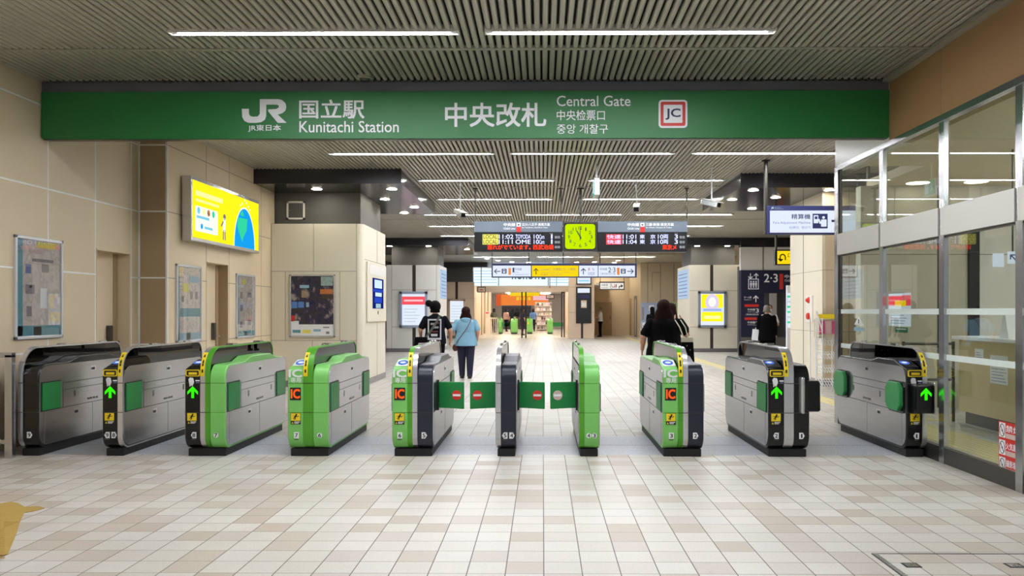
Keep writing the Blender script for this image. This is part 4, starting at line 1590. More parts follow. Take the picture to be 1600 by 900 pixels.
# small rest room sign further back
YW = 30.0
t = thing('restroom_sign', 'small hanging sign with toilet pictograms and turning arrow', 'sign', (PX(956, YW), YW, PZ(956, 453, YW)))
b = MB(); b.box(PX(936.5, YW), PX(976, YW), YW, YW + .12, PZ(936, 453, YW), PZ(936, 440, YW), 'joint_b'); b.build('sign_case', t)
b = MB(); F = pixface(b, YW)
F.rect(*F.R(938, 442, 974.5, 451.5), 'panel_w', .003)
b.build('panel', t)
b = MB(); F = pixface(b, YW - .003)
F.text('化粧室', *F.R(939.5, 443.5, 950, 447), 'e_ink', .003)
F.text('Restrooms', *F.R(939.5, 448.5, 950, 450), 'e_ink', .003)
picto(F, PX(952.5, YW), PZ(952, 450.5, YW), .17, 'wheelchair', 'blackm')
picto(F, PX(959, YW), PZ(952, 450.3, YW), .16, 'toilet', 'blackm')
u, v = PX(969, YW), PZ(969, 448, YW)
F.line([(u - .04, v - .06), (u - .03, v + .01), (u + .04, v + .03)], .03, 'blackm', .003)
F.poly([(u + .03, v + .09), (u + .03, v - .04), (u + .11, v + .03)], 0, .003, 'blackm')
b.build('lettering', t)
for px in (938, 975):
    rod('hanging_rod', px, YW + .06, PZ(px, 440, YW), t, .012)

# fare adjustment sign
YF = 13.9
t = thing('fare_adjustment_sign', 'white lit fare adjustment machine sign hanging from a dark pole', 'sign', (PX(1255, YF), YF, PZ(1255, 366, YF)))
fx0, fx1 = PX(1198, YF), PX(1198, YF) + 1.75
b = MB(); b.box(fx0, fx1, YF, YF + .18, PZ(1200, 366, YF), PZ(1200, 321.5, YF), 'e_ink'); b.build('sign_case', t, bevel=.006)
b = MB(); F = pixface(b, YF)
r = F.R(1203, 329, 1310, 363.5)
F.rect(r[0], r[1], fx1 - .03, r[3], 'e_white', .004)
b.build('lit_panel', t)
b = MB(); F = pixface(b, YF)
F.text('精算機', *F.R(1236.5, 334.5, 1266, 342.5), 'e_ink', .006, .02)
F.text('Fare Adjustment Machine', *F.R(1208, 346, 1266, 351), 'e_grey', .006, .012)
F.text('结算机  정산기', *F.R(1233, 353.5, 1266, 357.5), 'e_grey', .006, .01)
F.text('JR', *F.R(1205, 323.5, 1209, 327), 'e_white', .005, .02)
F.rect(*F.R(1210, 324, 1220, 325), 'b_grey', .003)
F.rect(*F.R(1210, 326, 1224, 327), 'b_grey', .003)
a = F.R(1269.5, 334, 1293, 357)
F.rect(a[0], a[1], a[2], a[3], 'e_ink', .005)
s_ = a[2] - a[0]
F.rect(a[0] + .07 * s_, a[1] + .35 * s_, a[0] + .38 * s_, a[1] + .88 * s_, 'e_white', .007, 0, .008)
F.rect(a[0] + .14 * s_, a[1] + .62 * s_, a[0] + .32 * s_, a[1] + .80 * s_, 'e_ink', .008)
F.disc(a[0] + .73 * s_, a[1] + .73 * s_, .09 * s_, 'e_white', .007)
F.rect(a[0] + .56 * s_, a[1] + .12 * s_, a[0] + .93 * s_, a[1] + .60 * s_, 'e_white', .007, 0, .012)
F.line([(a[0] + .62 * s_, a[1] + .48 * s_), (a[0] + .5 * s_, a[1] + .35 * s_), (a[0] + .42 * s_, a[1] + .6 * s_)], .1 * s_, 'e_white', .007)
F.rect(*F.R(1299, 343.5, 1312, 347), 'e_ink', .006)
b.build('lettering', t)
b = MB(); b.cyl((fx0, YF + .05, PZ(1198, 366, YF)), (fx0, YF + .05, CEIL), .034, 'steel_d', 16); b.cyl((fx0, YF + .05, CEIL - .02), (fx0, YF + .05, CEIL), .07, 'steel_d', 16)
b.build('hanging_pole', t, smooth=True)
b = MB(); b.cyl((fx1 - .03, YF + .05, PZ(1198, 322, YF)), (fx1 - .03, YF + .05, CEIL), .034, 'steel_d', 16); b.build('hanging_pole', t, smooth=True)

# yellow U-turn sign
YU = 20.0
t = thing('exit_direction_sign', 'small yellow sign with U-turn arrow beside the right pillar', 'sign', (PX(1228, YU), YU, PZ(1228, 413, YU)))
b = MB(); b.box(PX(1211, YU), PX(1262, YU), YU, YU + .15, PZ(1212, 414, YU), PZ(1212, 390, YU), 'b_black'); b.build('sign_case', t)
b = MB(); F = pixface(b, YU); F.rect(*F.R(1214.5, 392, 1260, 412.5), 'e_yellow', .004); b.build('lit_panel', t)
b = MB(); F = pixface(b, YU)
def H_(px, py): return PX(px, YU), PZ(px, py, YU)
pts = [H_(1227, 406)] + [H_(1222.8 + 4.2 * math.cos(a), 402 - 4.5 * math.sin(a)) for a in [i * math.pi / 6 for i in range(6)]] + [H_(1218.8, 405)]
F.line(pts, .028, 'blackm', .006)
u, v = H_(1219.5, 407)
F.poly([(u - .07, v + .05), (u + .07, v + .03), (u, v - .03)], 0, .006, 'blackm')
F.text('口', *F.R(1231, 396, 1239, 402), 'blackm', .006)
F.text('出口', *F.R(1242, 396, 1256, 404), 'blackm', .006)
b.build('lettering', t)
rod('hanging_rod', 1212.5, YU + .07, PZ(1212, 391, YU), t, .03)
rod('hanging_rod', 1258, YU + .07, PZ(1212, 391, YU), t, .03)

# elevator wall graphics
t = thing('elevator_wall_sign', 'white 2·3 platform and elevator markings on the navy elevator wall', 'sign', (PX(1195, YV), YV, 1.5))
b = MB(); F = pixface(b, YV - .002)
def E_(px, py): return PX(px, YV), PZ(px, py, YV)
for px, s_ in ((1172.5, -1), (1181.5, 1)):
    u, v = E_(px, 431.5); up_arrow(F, u, v, .17, 'letter', 0 if s_ > 0 else math.pi, .004, .17)
u, v = E_(1169, 452); picto(F, u, v, PX(1185.5, YV) - u, 'elevator', 'e_ink', 'letter', .004)
F.text('2·3', *F.R(1194, 428, 1215, 441), 'letter', .004, .02)
F.rect(*F.R(1218, 428, 1223.8, 452), 'red', .004)
F.text('中央線', *F.R(1226, 429, 1249, 435), 'letter', .004, .02)
F.text('Chūō Line', *F.R(1226, 436.5, 1246, 440), 'letter', .004, .01)
u, v = E_(1181, 467); up_arrow(F, u, v, .20, 'letter', 0, .004, .15)
F.text('ホーム階', *F.R(1162.5, 463, 1174, 466), 'letter', .004, .02)
F.text('Platform', *F.R(1163, 467.5, 1174, 469), 'letter', .004)
for y_ in (475.5, 496):
    F.rect(*F.R(1163.5, y_, 1185.5, y_ + 4), 'red', .004)
for y_, n_ in ((482, '3'), (502, '2')):
    F.text('中央線', *F.R(1168, y_, 1180, y_ + 3.4), 'letter', .004, .02)
    F.text('Chūō Line', *F.R(1168, y_ + 4.5, 1180, y_ + 6), 'letter', .004)
    F.text(n_, *F.R(1181, y_, 1185.5, y_ + 6.5), 'letter', .004, .01)
F.text('三鷹 新宿 東京方面', *F.R(1165, 490, 1185, 492.5), 'letter', .004, .01)
b.build('lettering', t)


# ================================================================== CAMERAS
def cctv(label, px, py, Y, yaw, rodtop):
    x, z = PX(px, Y), PZ(px, py, Y)
    t = thing('security_camera', label, 'security camera', (x, Y, z))
    b = MB(); b.cyl((x, Y, z + .04), (x, Y, CEIL), .012, 'white'); b.cyl((x, Y, CEIL - .02), (x, Y, CEIL), .04, 'white'); b.build('rod', t)
    b = MB()
    d = Vector((math.sin(yaw), -math.cos(yaw), -.28)).normalized()
    s = Vector((math.cos(yaw), math.sin(yaw), 0))
    u = s.cross(d) * -1
    c0 = Vector((x, Y, z))
    def bx(a, w, h, l0, l1, m, dz=0):
        vs = [c0 + s * (i * w) + u * (j * h + dz) + d * l for i in (-1, 1) for j in (-1, 1) for l in (l0, l1)]
        a.add(vs, [(0, 1, 3, 2), (4, 6, 7, 5), (0, 4, 5, 1), (2, 3, 7, 6), (0, 2, 6, 4), (1, 5, 7, 3)], m)
    bx(b, .052, .045, -.20, .16, 'steel')
    b.build('camera_body', t, bevel=.008)
    b = MB(); bx(b, .058, .006, -.21, .21, 'tube_housing', .052); b.build('sun_shield', t)
    b = MB(); bx(b, .046, .04, .16, .168, 'blackm'); b.cyl(c0 + d * .168, c0 + d * .18, .026, 'black', 16); b.build('camera_lens', t)


cctv('small security camera left of the departure boards', 719, 334, 15.5, .5, 0)
cctv('small security camera hanging above the right departure board', 994.5, 325, 15.5, -.15, 0)
cctv('large security camera near the right dark soffit corner', 1112, 318, 14.6, .75, 0)


# ================================================================== POSTERS AND SCREENS
def wall_poster(label, X, pa, pb, pyt, pyb, art, extras, sgn=1, frame='fr_s'):
    """framed poster on a wall at X looking to +X; px/py of the four sides in the photo"""
    ya, yb = PY(pa, X), PY(pb, X)
    zt, zb = PZ(pa, pyt, ya), PZ(pa, pyb, ya)
    t = thing('framed_poster', label, 'poster', (X, (ya + yb) / 2, zb))
    b = MB(); F = Face(b, (X, 0, 0), (0, 1, 0), (0, 0, 1), (1, 0, 0))
    F.rect(ya + .01, zb + .01, yb - .01, zt - .01, art, .012)
    for e in extras:
        (u0, v0, u1, v1, m) = e
        F.rect(ya + (yb - ya) * u0, zb + (zt - zb) * v0, ya + (yb - ya) * u1, zb + (zt - zb) * v1, m, .0135)
    b.build('poster_sheet', t)
    b = MB(); F = Face(b, (X, 0, 0), (0, 1, 0), (0, 0, 1), (1, 0, 0))
    w = .034
    for q in ((ya, zb, yb, zb + w), (ya, zt - w, yb, zt), (ya, zb, ya + w, zt), (yb - w, zb, yb, zt)):
        F.rect(*q, frame, .028)
    b.build('frame', t, bevel=.004)
    b = MB(); F = Face(b, (X + .018, 0, 0), (0, 1, 0), (0, 0, 1), (1, 0, 0))
    F.rect(ya + w, zb + w, yb - w, zt - w, 'glass_far', .002)
    b.build('cover_sheet', t)
    return t


M['fr_s'] = mat('frame_silver', 'e4e5ea', .25, .35)
M['teal'] = mat('poster_teal', '5c9aa6', .5, 0, .15, 14)
M['art_a'] = blur_art('poster_print_a', ['cdc2c0', 'd8cec6', 'c2b6b0', 'e4dcd4'], 1, 7, False, seed=1)
M['art_b'] = blur_art('poster_print_b', ['aab6c0', 'd8ccc4', 'e4d8d0', 'c8b2ac', 'd4dae0'], 1, 9, False, seed=4)
M['art_c'] = blur_art('poster_print_c', ['d4cabc', 'dcd2c6', 'bcb0a6', 'e2dbd2'], 1, 9, False, seed=9)
M['smudge'] = mat('poster_smudge', '8a8488', .6, 0, .3, 20)
M['pale_blue'] = mat('poster_pale_blue', '8fb4c8', .6, 0, .2, 20)
ex = [(0.04, .0, .16, 1, 'teal'), (0.04, .02, .97, .13, 'teal'), (.38, .03, .54, .12, 'paper'), (.30, .84, .60, .88, 'red_fade'), (.45, .90, .85, .96, 'e_yellow_paper'),
      (.55, .66, .70, .74, 'smudge'), (.22, .64, .33, .73, 'e_grey'), (.22, .44, .40, .53, 'smudge'), (.24, .22, .34, .32, 'smudge'), (.30, .50, .34, .55, 'paper'),
      (.52, .30, .66, .50, 'paper'), (.35, .76, .8, .79, 'smudge')]
M['e_yellow_paper'] = mat('poster_yellow', 'e2d96a', .6)
wall_poster('large framed poster on the left wall, nearest the street', XA, 20.5, 95.5, 366, 531, 'art_a', ex)
ex = [(0.03, 0, .12, 1, 'teal'), (.03, .0, .97, .12, 'pale_blue'), (.4, .0, .55, .12, 'paper'), (.15, .33, .95, .44, 'teal'), (.25, .65, .48, .76, 'e_yellow_paper'),
      (.5, .78, .9, .86, 'pale_blue'), (.55, .56, .65, .66, 'smudge'), (.75, .56, .85, .66, 'smudge'), (.2, .52, .3, .60, 'smudge')]
wall_poster('tall framed poster with a blue band, left of the second door', XB, 274, 313, 412, 536, 'art_b', ex)
ex = [(0.03, 0, .13, 1, 'teal'), (.03, .0, .97, .11, 'teal'), (.42, .0, .58, .12, 'paper'), (.3, .84, .5, .92, 'e_yellow_paper'), (.6, .64, .8, .72, 'smudge'),
      (.2, .62, .32, .72, 'smudge'), (.2, .42, .34, .52, 'smudge'), (.62, .2, .78, .28, 'smudge'), (.2, .16, .32, .26, 'smudge')]
wall_poster('narrow framed poster between the second door and the pillar', XB, 368, 397, 427, 529, 'art_c', ex)

# yellow lightbox on the left wall
XBk = XB + .012
ya, yb = PY(299, XB + .15), PY(405, XB + .15)
z0, z1 = 2.47, 3.40
t = thing('advert_lightbox', 'bright yellow lightbox advert with a blue globe on the left wall', 'lightbox', (XB, (ya + yb) / 2, z0))
b = MB(); b.box(XBk, XB + .15, ya, yb, z0, z1, 'steel'); b.build('case', t, bevel=.004)
b = MB(); F = Face(b, (XB + .15, ya, z0), (0, 1, 0), (0, 0, 1), (1, 0, 0))
Wd, Hd = yb - ya, z1 - z0
M['ad_y'] = emis('advert_yellow', 'ffe81c', 1.15); M['ad_b'] = emis('advert_blue', '18a2f2', 1.0); M['ad_g'] = emis('advert_green', '35d8a0', 1.0)
M['ad_w'] = emis('advert_white', 'eef8e8', 1.1); M['ad_d'] = emis('advert_grey', '8a8a86', .8); M['ad_c'] = emis('advert_cyan', '7fd0e8', 1.0); M['ad_p'] = emis('advert_pale', 'fbf3a0', 1.1)
F.rect(.04, .05, Wd - .04, Hd - .05, 'ad_y', .003)
cu, cv, ru, rv = Wd * .745, .05, Wd * .165, Hd * .72
arc = [(cu + ru * math.cos(a), cv + rv * math.sin(a) * .98) for a in [math.pi * i / 30 for i in range(31)]]
F.poly([(cu + (p[0] - cu) * 1.06, cv + (p[1] - cv) * 1.04) for p in arc], 0, .0045, 'ad_w')
F.poly(arc, 0, .006, 'ad_b')
F.poly([(cu - ru * .66, cv + rv * .72), (cu + ru * .25, cv + rv * .74), (cu + ru * .18, cv + rv * .45), (cu - ru * .15, cv + rv * .25), (cu - ru * .25, cv + rv * .12), (cu - ru * .5, cv + rv * .3), (cu - ru * .75, cv + rv * .5)], 0, .007, 'ad_g')
F.poly([(cu - ru * .5, cv + rv * .80), (cu - ru * .2, cv + rv * .93), (cu - ru * .1, cv + rv * .78)], 0, .007, 'ad_g')
F.rect(.12, Hd * .16, .95, Hd * .56, 'ad_w', .0045, 0, .03)
F.rect(.14, Hd * .72, 1.15, Hd * .80, 'ad_p', .0045)
F.rect(.14, Hd * .63, 1.0, Hd * .67, 'ad_p', .0045)
for i, m_ in enumerate(('ad_c', 'ad_p', 'orange', 'ad_g')):
    F.disc(.24 + .18 * i, Hd * .49, .05, m_, .006)
F.rect(.17, Hd * .37, .62, Hd * .41, 'ad_c', .006)
F.disc(.35, Hd * .25, .04, 'ad_b', .006)
F.rect(.45, Hd * .22, .75, Hd * .26, 'ad_c', .006)
# small walking figure
fu = 1.22
F.disc(fu, Hd * .50, .05, 'ad_d', .006)
F.line([(fu, Hd * .46), (fu - .02, Hd * .28)], .10, 'ad_w', .006)
F.line([(fu - .05, Hd * .42), (fu - .13, Hd * .34)], .03, 'ad_d', .006)
F.line([(fu - .04, Hd * .28), (fu - .05, Hd * .12)], .03, 'ad_d', .006)
F.line([(fu + .02, Hd * .28), (fu + .03, Hd * .12)], .03, 'ad_d', .006)
for (du, dv) in ((-.2, .78), (-.12, .82), (.08, .86), (.16, .8), (.24, .75), (0, .9)):
    F.disc(cu + du, Hd * dv + .02, .018, 'ad_w', .006)
F.mb.build('advert_sheet', t)

# framed photo poster on the pillar
def front_poster(label, px0, py0, px1, py1, Y, fr, fw, draw, d=.03, name='framed_poster', case=None):
    t = thing(name, label, 'poster', (PX((px0 + px1) / 2, Y), Y, PZ(px0, py1, Y)))
    u0, v0, u1, v1 = PX(px0, Y), PZ(px0, py1, Y), PX(px1, Y), PZ(px1, py0, Y)
    b = MB(); F = front_face(b, Y)
    for q in ((u0, v0, u1, v0 + fw), (u0, v1 - fw, u1, v1), (u0, v0, u0 + fw, v1), (u1 - fw, v0, u1, v1)):
        F.rect(*q, fr, d)
    b.build('frame', t, bevel=.004)
    b = MB(); F = front_face(b, Y)
    def A(a0, b0, a1, b1): return (u0 + fw + (u1 - u0 - 2 * fw) * a0, v0 + fw + (v1 - v0 - 2 * fw) * b0, u0 + fw + (u1 - u0 - 2 * fw) * a1, v0 + fw + (v1 - v0 - 2 * fw) * b1)
    draw(F, A)
    b.build('poster_sheet', t)
    return t


M['night'] = blur_art('poster_night_street', ['14152a', '24264a', '3a322e', '1c2040', '5c525c', '9a9088'], 1, 7, False, vec=(1, 1, .8), seed=3)
def dr(F, A):
    F.rect(*A(0, 0, 1, 1), 'night', .012)
    F.rect(*A(0, 0, 1, .19), 'paper', .014)
    for a_ in ((.03, .05, .22, .10, 'teal'), (.26, .04, .46, .10, 'e_yellow_paper'), (.52, .07, .7, .11, 'pale_blue'), (.75, .13, .9, .15, 'smudge'), (.82, .03, .9, .07, 'smudge'),
               (.01, .46, .14, .57, 'p_blue'), (.16, .47, .30, .57, 'p_blue'), (.35, .48, .42, .56, 'pale_blue'), (.68, .70, .98, .78, 'p_or'), (.72, .62, .98, .70, 'p_dk'),
               (.24, .64, .36, .76, 'p_tan'), (.2, .80, .42, .85, 'pale_blue'), (.0, .24, .08, .34, 'red'), (.0, .19, .18, .25, 'paper'), (.7, .84, .98, .99, 'p_gr')):
        F.rect(*A(*a_[:4]), a_[4], .0145, 0, .01)
M['p_blue'] = mat('print_blue', '5480c4', .6, 0, .2, 12); M['p_or'] = mat('print_orange', 'b8703c', .6, 0, .4, 14); M['p_dk'] = mat('print_dark', '4a3830', .6, 0, .4, 14)
M['p_tan'] = mat('print_tan', '9c8468', .6, 0, .3, 14); M['p_gr'] = mat('print_green_grey', '93a8a4', .6, 0, .5, 20)
front_poster('framed night street photo poster on the left pillar front', 453, 429, 524, 527, Y1, 'steel', .03, dr)

def dr(F, A):
    F.rect(*A(0, 0, 1, 1), 'e_white', .01)
    F.rect(*A(0, .66, 1, .92), 'led_pink', .012)
    F.rect(*A(.08, .76, .92, .82), 'ad_pink', .013)
    for k in range(5):
        F.rect(*A(.08, .10 + .1 * k, .6 + .08 * (k % 3), .13 + .1 * k), 'pale_scr', .012)
M['ad_pink'] = emis('screen_pink', 'ffc4cc', 1.0); M['pale_scr'] = emis('screen_pale_text', 'c0d4d8', 1.0); M['fr_b'] = mat('frame_blue_grey', 'a9b4cc', .35, .3)
front_poster('lit notice screen with a red heading on the middle left pillar', 624.5, 455.5, 668, 512, 29.1, 'fr_b', .09, dr, .06, 'notice_screen')
def dr(F, A):
    F.rect(*A(0, 0, 1, 1), 'e_white', .01)
    F.rect(*A(.04, .12, .96, .98), 'ad_y', .012)
    F.rect(*A(.04, .42, .96, .55), 'ad_c2', .013)
    a = A(.5, .72, .5, .72)
    F.disc(a[0], a[1], .24, 'ad_lil', .0145, rv=.30)
    F.disc(a[0], a[1] + .02, .13, 'ad_w', .0155, rv=.17)
    F.rect(*A(.12, .45, .88, .52), 'ad_bl2', .0155)
    F.rect(*A(.15, .2, .85, .30), 'ad_p', .0145)
M['ad_c2'] = emis('screen_sky', 'cfe0f4', 1.0); M['ad_lil'] = emis('screen_lilac', 'e0d2ee', 1.0); M['ad_bl2'] = emis('screen_blue', '9fb6e6', 1.0); M['fr_g'] = mat('frame_grey', '98a0aa', .35, .3)
front_poster('lit yellow advert screen on the middle right pillar', 1090.5, 455, 1135, 512, 29.1, 'fr_g', .09, dr, .06, 'notice_screen')
def dr(F, A):
    F.rect(*A(0, 0, 1, 1), 'e_white', .01)
    for k in range(6):
        F.rect(*A(.1, .1 + .13 * k, .9, .13 + .13 * k), 'pale_scr', .012)
front_poster('lit white notice board on the far left pillar', 700.5, 467.5, 727, 506, 43.9, 'pillar_p', .1, dr, .06, 'notice_screen')

def dr(F, A):
    F.rect(*A(0, 0, 1, 1), 'b_black', .01)
    F.rect(*A(.05, .86, .95, .99), 'e_white', .012)
    F.rect(*A(.08, .70, .92, .80), 'e_ink', .012)
    F.rect(*A(.30, .42, .72, .64), 'pillar_p', .013)
    F.rect(*A(.34, .46, .68, .58), 'paper', .014)
front_poster('tall black poster board on the exit pillar', 900, 448.5, 924, 505, YE - .3, 'blackm', .05, dr, .08, 'poster_board')
def dr(F, A):
    F.rect(*A(0, 0, 1, 1), 'e_white', .01)
    F.rect(*A(.1, .3, .9, .45), 'ad_c', .012)
front_poster('small lit panel above the black poster board on the exit pillar', 900.5, 430, 924, 444.5, YE - .3, 'blackm', .05, dr, .08, 'notice_screen')

# touch screen on the aisle side of the left pillar
t = thing('information_terminal', 'wall terminal with blue touch screen on the aisle side of the left pillar', 'terminal', (X1, 17.0, 1.25))
za, zb_ = 1.22, 2.42
b = MB(); F = Face(b, (X1 + .004, 0, 0), (0, 1, 0), (0, 0, 1), (1, 0, 0))
F.rect(16.0, 1.23, 17.9, 2.42, 'pillar', .026, 0, .02)
b.build('housing', t, bevel=.006)
b = MB(); F = Face(b, (X1 + .03, 0, 0), (0, 1, 0), (0, 0, 1), (1, 0, 0))
F.rect(16.15, 2.18, 17.75, 2.38, 'pillar_w', .004)
b.build('header', t)
b = MB(); F = Face(b, (X1 + .03, 0, 0), (0, 1, 0), (0, 0, 1), (1, 0, 0))
M['scr_b'] = emis('terminal_blue', '2f4fd0', .9); M['scr_l'] = emis('terminal_pale', 'cfe6ff', 1.1); M['scr_d'] = emis('terminal_dark', '18247a', .8)
F.rect(16.45, 1.50, 17.55, 2.12, 'scr_d', .006)
F.rect(16.62, 1.92, 17.38, 2.09, 'scr_l', .008)
F.rect(16.50, 1.84, 17.5, 1.90, 'scr_b', .008)
F.rect(16.70, 1.75, 17.35, 1.83, 'scr_l', .008)
F.rect(16.62, 1.62, 17.38, 1.73, 'scr_b', .008)
F.rect(16.75, 1.51, 17.25, 1.60, 'pale_blue', .008)
b.build('screen', t)
b = MB(); F = Face(b, (X1 + .03, 0, 0), (0, 1, 0), (0, 0, 1), (1, 0, 0)); F.disc(17.0, 1.42, .04, 'blackm', .005); b.build('sensor', t)

# blue timetable posters on aisle sides of the middle pillars
for nm, X, y0, y1, n, lab in (('timetable_panel', -3.66, 29.3, 31.1, 1, 'pale blue timetable panel on the aisle side of the middle left pillar'),
                              ('timetable_panel', 5.19, 29.3, 31.5, -1, 'pale timetable panel on the aisle side of the middle right pillar')):
    t = thing(nm, lab, 'timetable', (X, (y0 + y1) / 2, 1.75))
    b = MB(); F = Face(b, (X + n * .004, 0, 0), (0, n, 0), (0, 0, 1), (n, 0, 0))
    F.rect(min(n * y0, n * y1), 1.9, max(n * y0, n * y1), 2.95, 'pale_tt' if 'pale_tt' in M else M.setdefault('pale_tt', emis('timetable_lit', 'bcd4ee', .9)), .02)
    b.build('lit_sheet', t)
    b = MB(); F = Face(b, (X + n * .004, 0, 0), (0, n, 0), (0, 0, 1), (n, 0, 0))
    for k in range(7):
        F.rect(min(n * (y0 + .2), n * (y1 - .2)), 2.0 + .13 * k, max(n * (y0 + .2), n * (y1 - .2)), 2.03 + .13 * k, 'e_grey', .022)
    b.build('printed_line', t)


# ================================================================== FLOOR MARKS
def strip(name, label, cat, x0, x1, y0, y1, m, tile=.3, studs=False, bars=True, h=.004):
    b = MB()
    ny = max(1, round((y1 - y0) / tile))
    nx = max(1, round((x1 - x0) / tile))
    for i in range(ny):
        for j in range(nx):
            a0, a1 = x0 + (x1 - x0) * j / nx, x0 + (x1 - x0) * (j + 1) / nx
            c0, c1 = y0 + (y1 - y0) * i / ny, y0 + (y1 - y0) * (i + 1) / ny
            b.box(a0 + .002, a1 - .002, c0 + .002, c1 - .002, 0.0005, h, m)
            if y0 < 22:
                if studs:
                    for p in range(5):
                        for q in range(5):
                            cx, cy = a0 + (a1 - a0) * (p + .5) / 5, c0 + (c1 - c0) * (q + .5) / 5
                            b.cyl((cx, cy, h), (cx, cy, h + .004), .012, m, 8, .008)
                elif bars:
                    for p in range(4):
                        cx = a0 + (a1 - a0) * (p + .5) / 4
                        b.box(cx - .012, cx + .012, c0 + .02, c1 - .02, h, h + .004, m)
    return tag(b.build(name), label, cat)


strip('tactile_paving', 'long pale yellow tactile strip running from the gates to the exit', 'tactile paving', 4.45, 4.75, 12.2, 45.0, 'tactile')
strip('tactile_paving', 'pale yellow studded tactile square at the turn behind the wide gate', 'tactile paving', 4.45, 5.05, 11.3, 11.9, 'tactile', studs=True)
strip('tactile_paving', 'yellow tactile strip on the floor inside the glass office', 'tactile paving', 4.35, 4.95, 5.4, 10.8, 'tactile')
strip('tactile_paving', 'studded yellow tactile field at the far end of the glass office floor', 'tactile paving', 4.35, 5.25, 10.90, 11.25, 'tactile', studs=True)

# torn yellow floor sheet at bottom left
x0, x1 = PX(-30, 5.5), PX(40, 6.0)
def FL(px, py):
    Y = FPX * EYE / (py - 486)
    return (PX(px, Y), Y)
pts = [FL(-60, 878), FL(12, 869), (FL(20, 850)), FL(26, 835), FL(30, 820), FL(38, 803), FL(52, 801), FL(70, 796), FL(60, 793), FL(38, 794), FL(28, 788), FL(16, 786), FL(6, 788), FL(-60, 800)]
b = MB()
b.prism(pts, .0005, .004, 'tact_strong', 'z')
for i in range(26):
    yy = pts[0][1] + .03 + i * .033
    if yy < 6.6: b.box(FL(-50, 850)[0], PX(6, yy), yy, yy + .012, .004, .0055, 'tact_strong')
tag(b.build('floor_marking_sheet'), 'worn yellow floor sheet with torn edge at the bottom left', 'floor marking')

# access hatch at bottom right
ha, hb = FL(1363, 864), FL(1600, 866)
hy0, hy1 = FPX * EYE / (899 - 486), ha[1]
hx0 = ha[0]
t = thing('floor_hatch', 'tile covered floor hatch with steel edge and two recessed handles', 'hatch', (hx0 + .9, hy0 + .2, 0))
b = MB()
b.box(hx0, hx0 + 1.6, hy1 - .004, hy1 + .003, 0, .0022, 'blackm')
b.box(hx0, hx0 + .028, hy0 - .6, hy1, 0, .0025, 'chrome')
b.box(hx0 - .008, hx0, hy0 - .6, hy1, 0, .0022, 'blackm')
b.build('frame', t)
for px in (1424, 1585):
    q = FL(px, 882)
    h = MB()
    h.box(q[0] - .045, q[0] + .045, q[1] - .04, q[1] + .04, 0, .0022, 'blackm')
    h.box(q[0] - .033, q[0] + .033, q[1] - .03, q[1] + .03, 0, .0030, 'chrome')
    h.cyl((q[0], q[1], 0), (q[0], q[1], .0036), .010, 'steel_d', 10)
    h.build('handle', t)

# ================================================================== OFFICE INTERIOR
cx0 = 5.42
t = thing('ticket_counter', 'beige ticket office counter with a white top behind the glass', 'counter', (6.0, 9.2, 0))
b = MB(); b.box(cx0, 6.4, 6.2, 10.75, .16, 1.08, 'ctr' if 'ctr' in M else M.setdefault('ctr', mat('counter_beige', 'c9b489', .5)))
b.build('body', t)
b = MB(); b.box(cx0 + .06, 6.4, 6.25, 10.7, 0, .16, 'blackm'); b.build('plinth', t)
b = MB(); b.box(cx0 - .05, 6.45, 6.15, 10.85, 1.08, 1.125, 'white'); b.build('counter_top', t, bevel=.006)
for (a, c_, z0_, z1_, lab) in ((10.35, 10.15, .84, .98, 'small square paper notice on the counter front near its corner'),
                               (10.0, 9.62, .58, .92, 'tall white paper notice with lines of print on the counter front')):
    b = MB(); F = Face(b, (cx0 - .002, 0, 0), (0, -1, 0), (0, 0, 1), (-1, 0, 0))
    F.rect(-a, z0_, -c_, z1_, 'paper', .002)
    n_ = 3 if z1_ - z0_ < .2 else 8
    for k in range(n_):
        F.rect(-a + .03, z0_ + .03 + (z1_ - z0_ - .05) * k / n_, -c_ - .03 - .03 * (k % 3), z0_ + .037 + (z1_ - z0_ - .05) * k / n_, 'e_grey', .003)
    tag(b.build('paper_notice'), lab, 'notice')
b = MB()
b.prism([(9.75, 1.126), (9.95, 1.126), (9.86, 1.45), (9.84, 1.45)], 5.5, 5.85, 'paper', 'x')
F = Face(b, (0, 9.80, 1.29), (1, 0, 0), (0, .27, .96), (0, -.96, .27))
F.rect(5.52, .10, 5.83, .15, 'orange', .002)
for k in range(6):
    F.rect(5.54, -.12 + .035 * k, 5.75 + .02 * (k % 3), -.112 + .035 * k, 'smudge', .002)
tag(b.build('information_stand'), 'tilted white price stand with an orange bar on the counter', 'notice stand')
b = MB()
b.box(5.55, 5.95, 8.95, 9.3, 1.126, 1.20, 'panel_w'); b.box(5.5, 6.0, 8.9, 9.32, 1.20, 1.225, 'paper'); b.box(5.65, 5.9, 9.0, 9.2, 1.225, 1.27, 'blackm')
tag(b.build('document_tray', bevel=.006), 'white tray with a black case on the office counter', 'tray')
b = MB()
b.prism(rounded([(5.7, 1.127), (5.95, 1.127), (5.95, 1.5), (5.7, 1.5)], .05), 9.35, 9.37, 'glass_far', 'y')
b.box(5.68, 5.97, 9.33, 9.40, 1.126, 1.14, 'white')
tag(b.build('clear_screen'), 'small clear acrylic screen standing on the counter', 'screen')
b = MB(); b.box(8.0, 8.1, 3.0, 12.4, 0, 3.33, 'panel_w'); b.build('wall_office_back'); bpy.data.objects['wall_office_back']['kind'] = 'structure'
b = MB(); b.box(PX(1552, 12.38), PX(1568, 12.38), 12.37, 12.399, PZ(1552, 417, 12.38), PZ(1552, 396, 12.38), 'e_white')
o = b.build('lit_window_panel'); tag(o, 'pale lit window panel high on the white office wall', 'light panel')
t = thing('office_arrow_sign', 'small pale lit sign with a diagonal arrow inside the office', 'sign', (5.6, 9.2, 1.9))
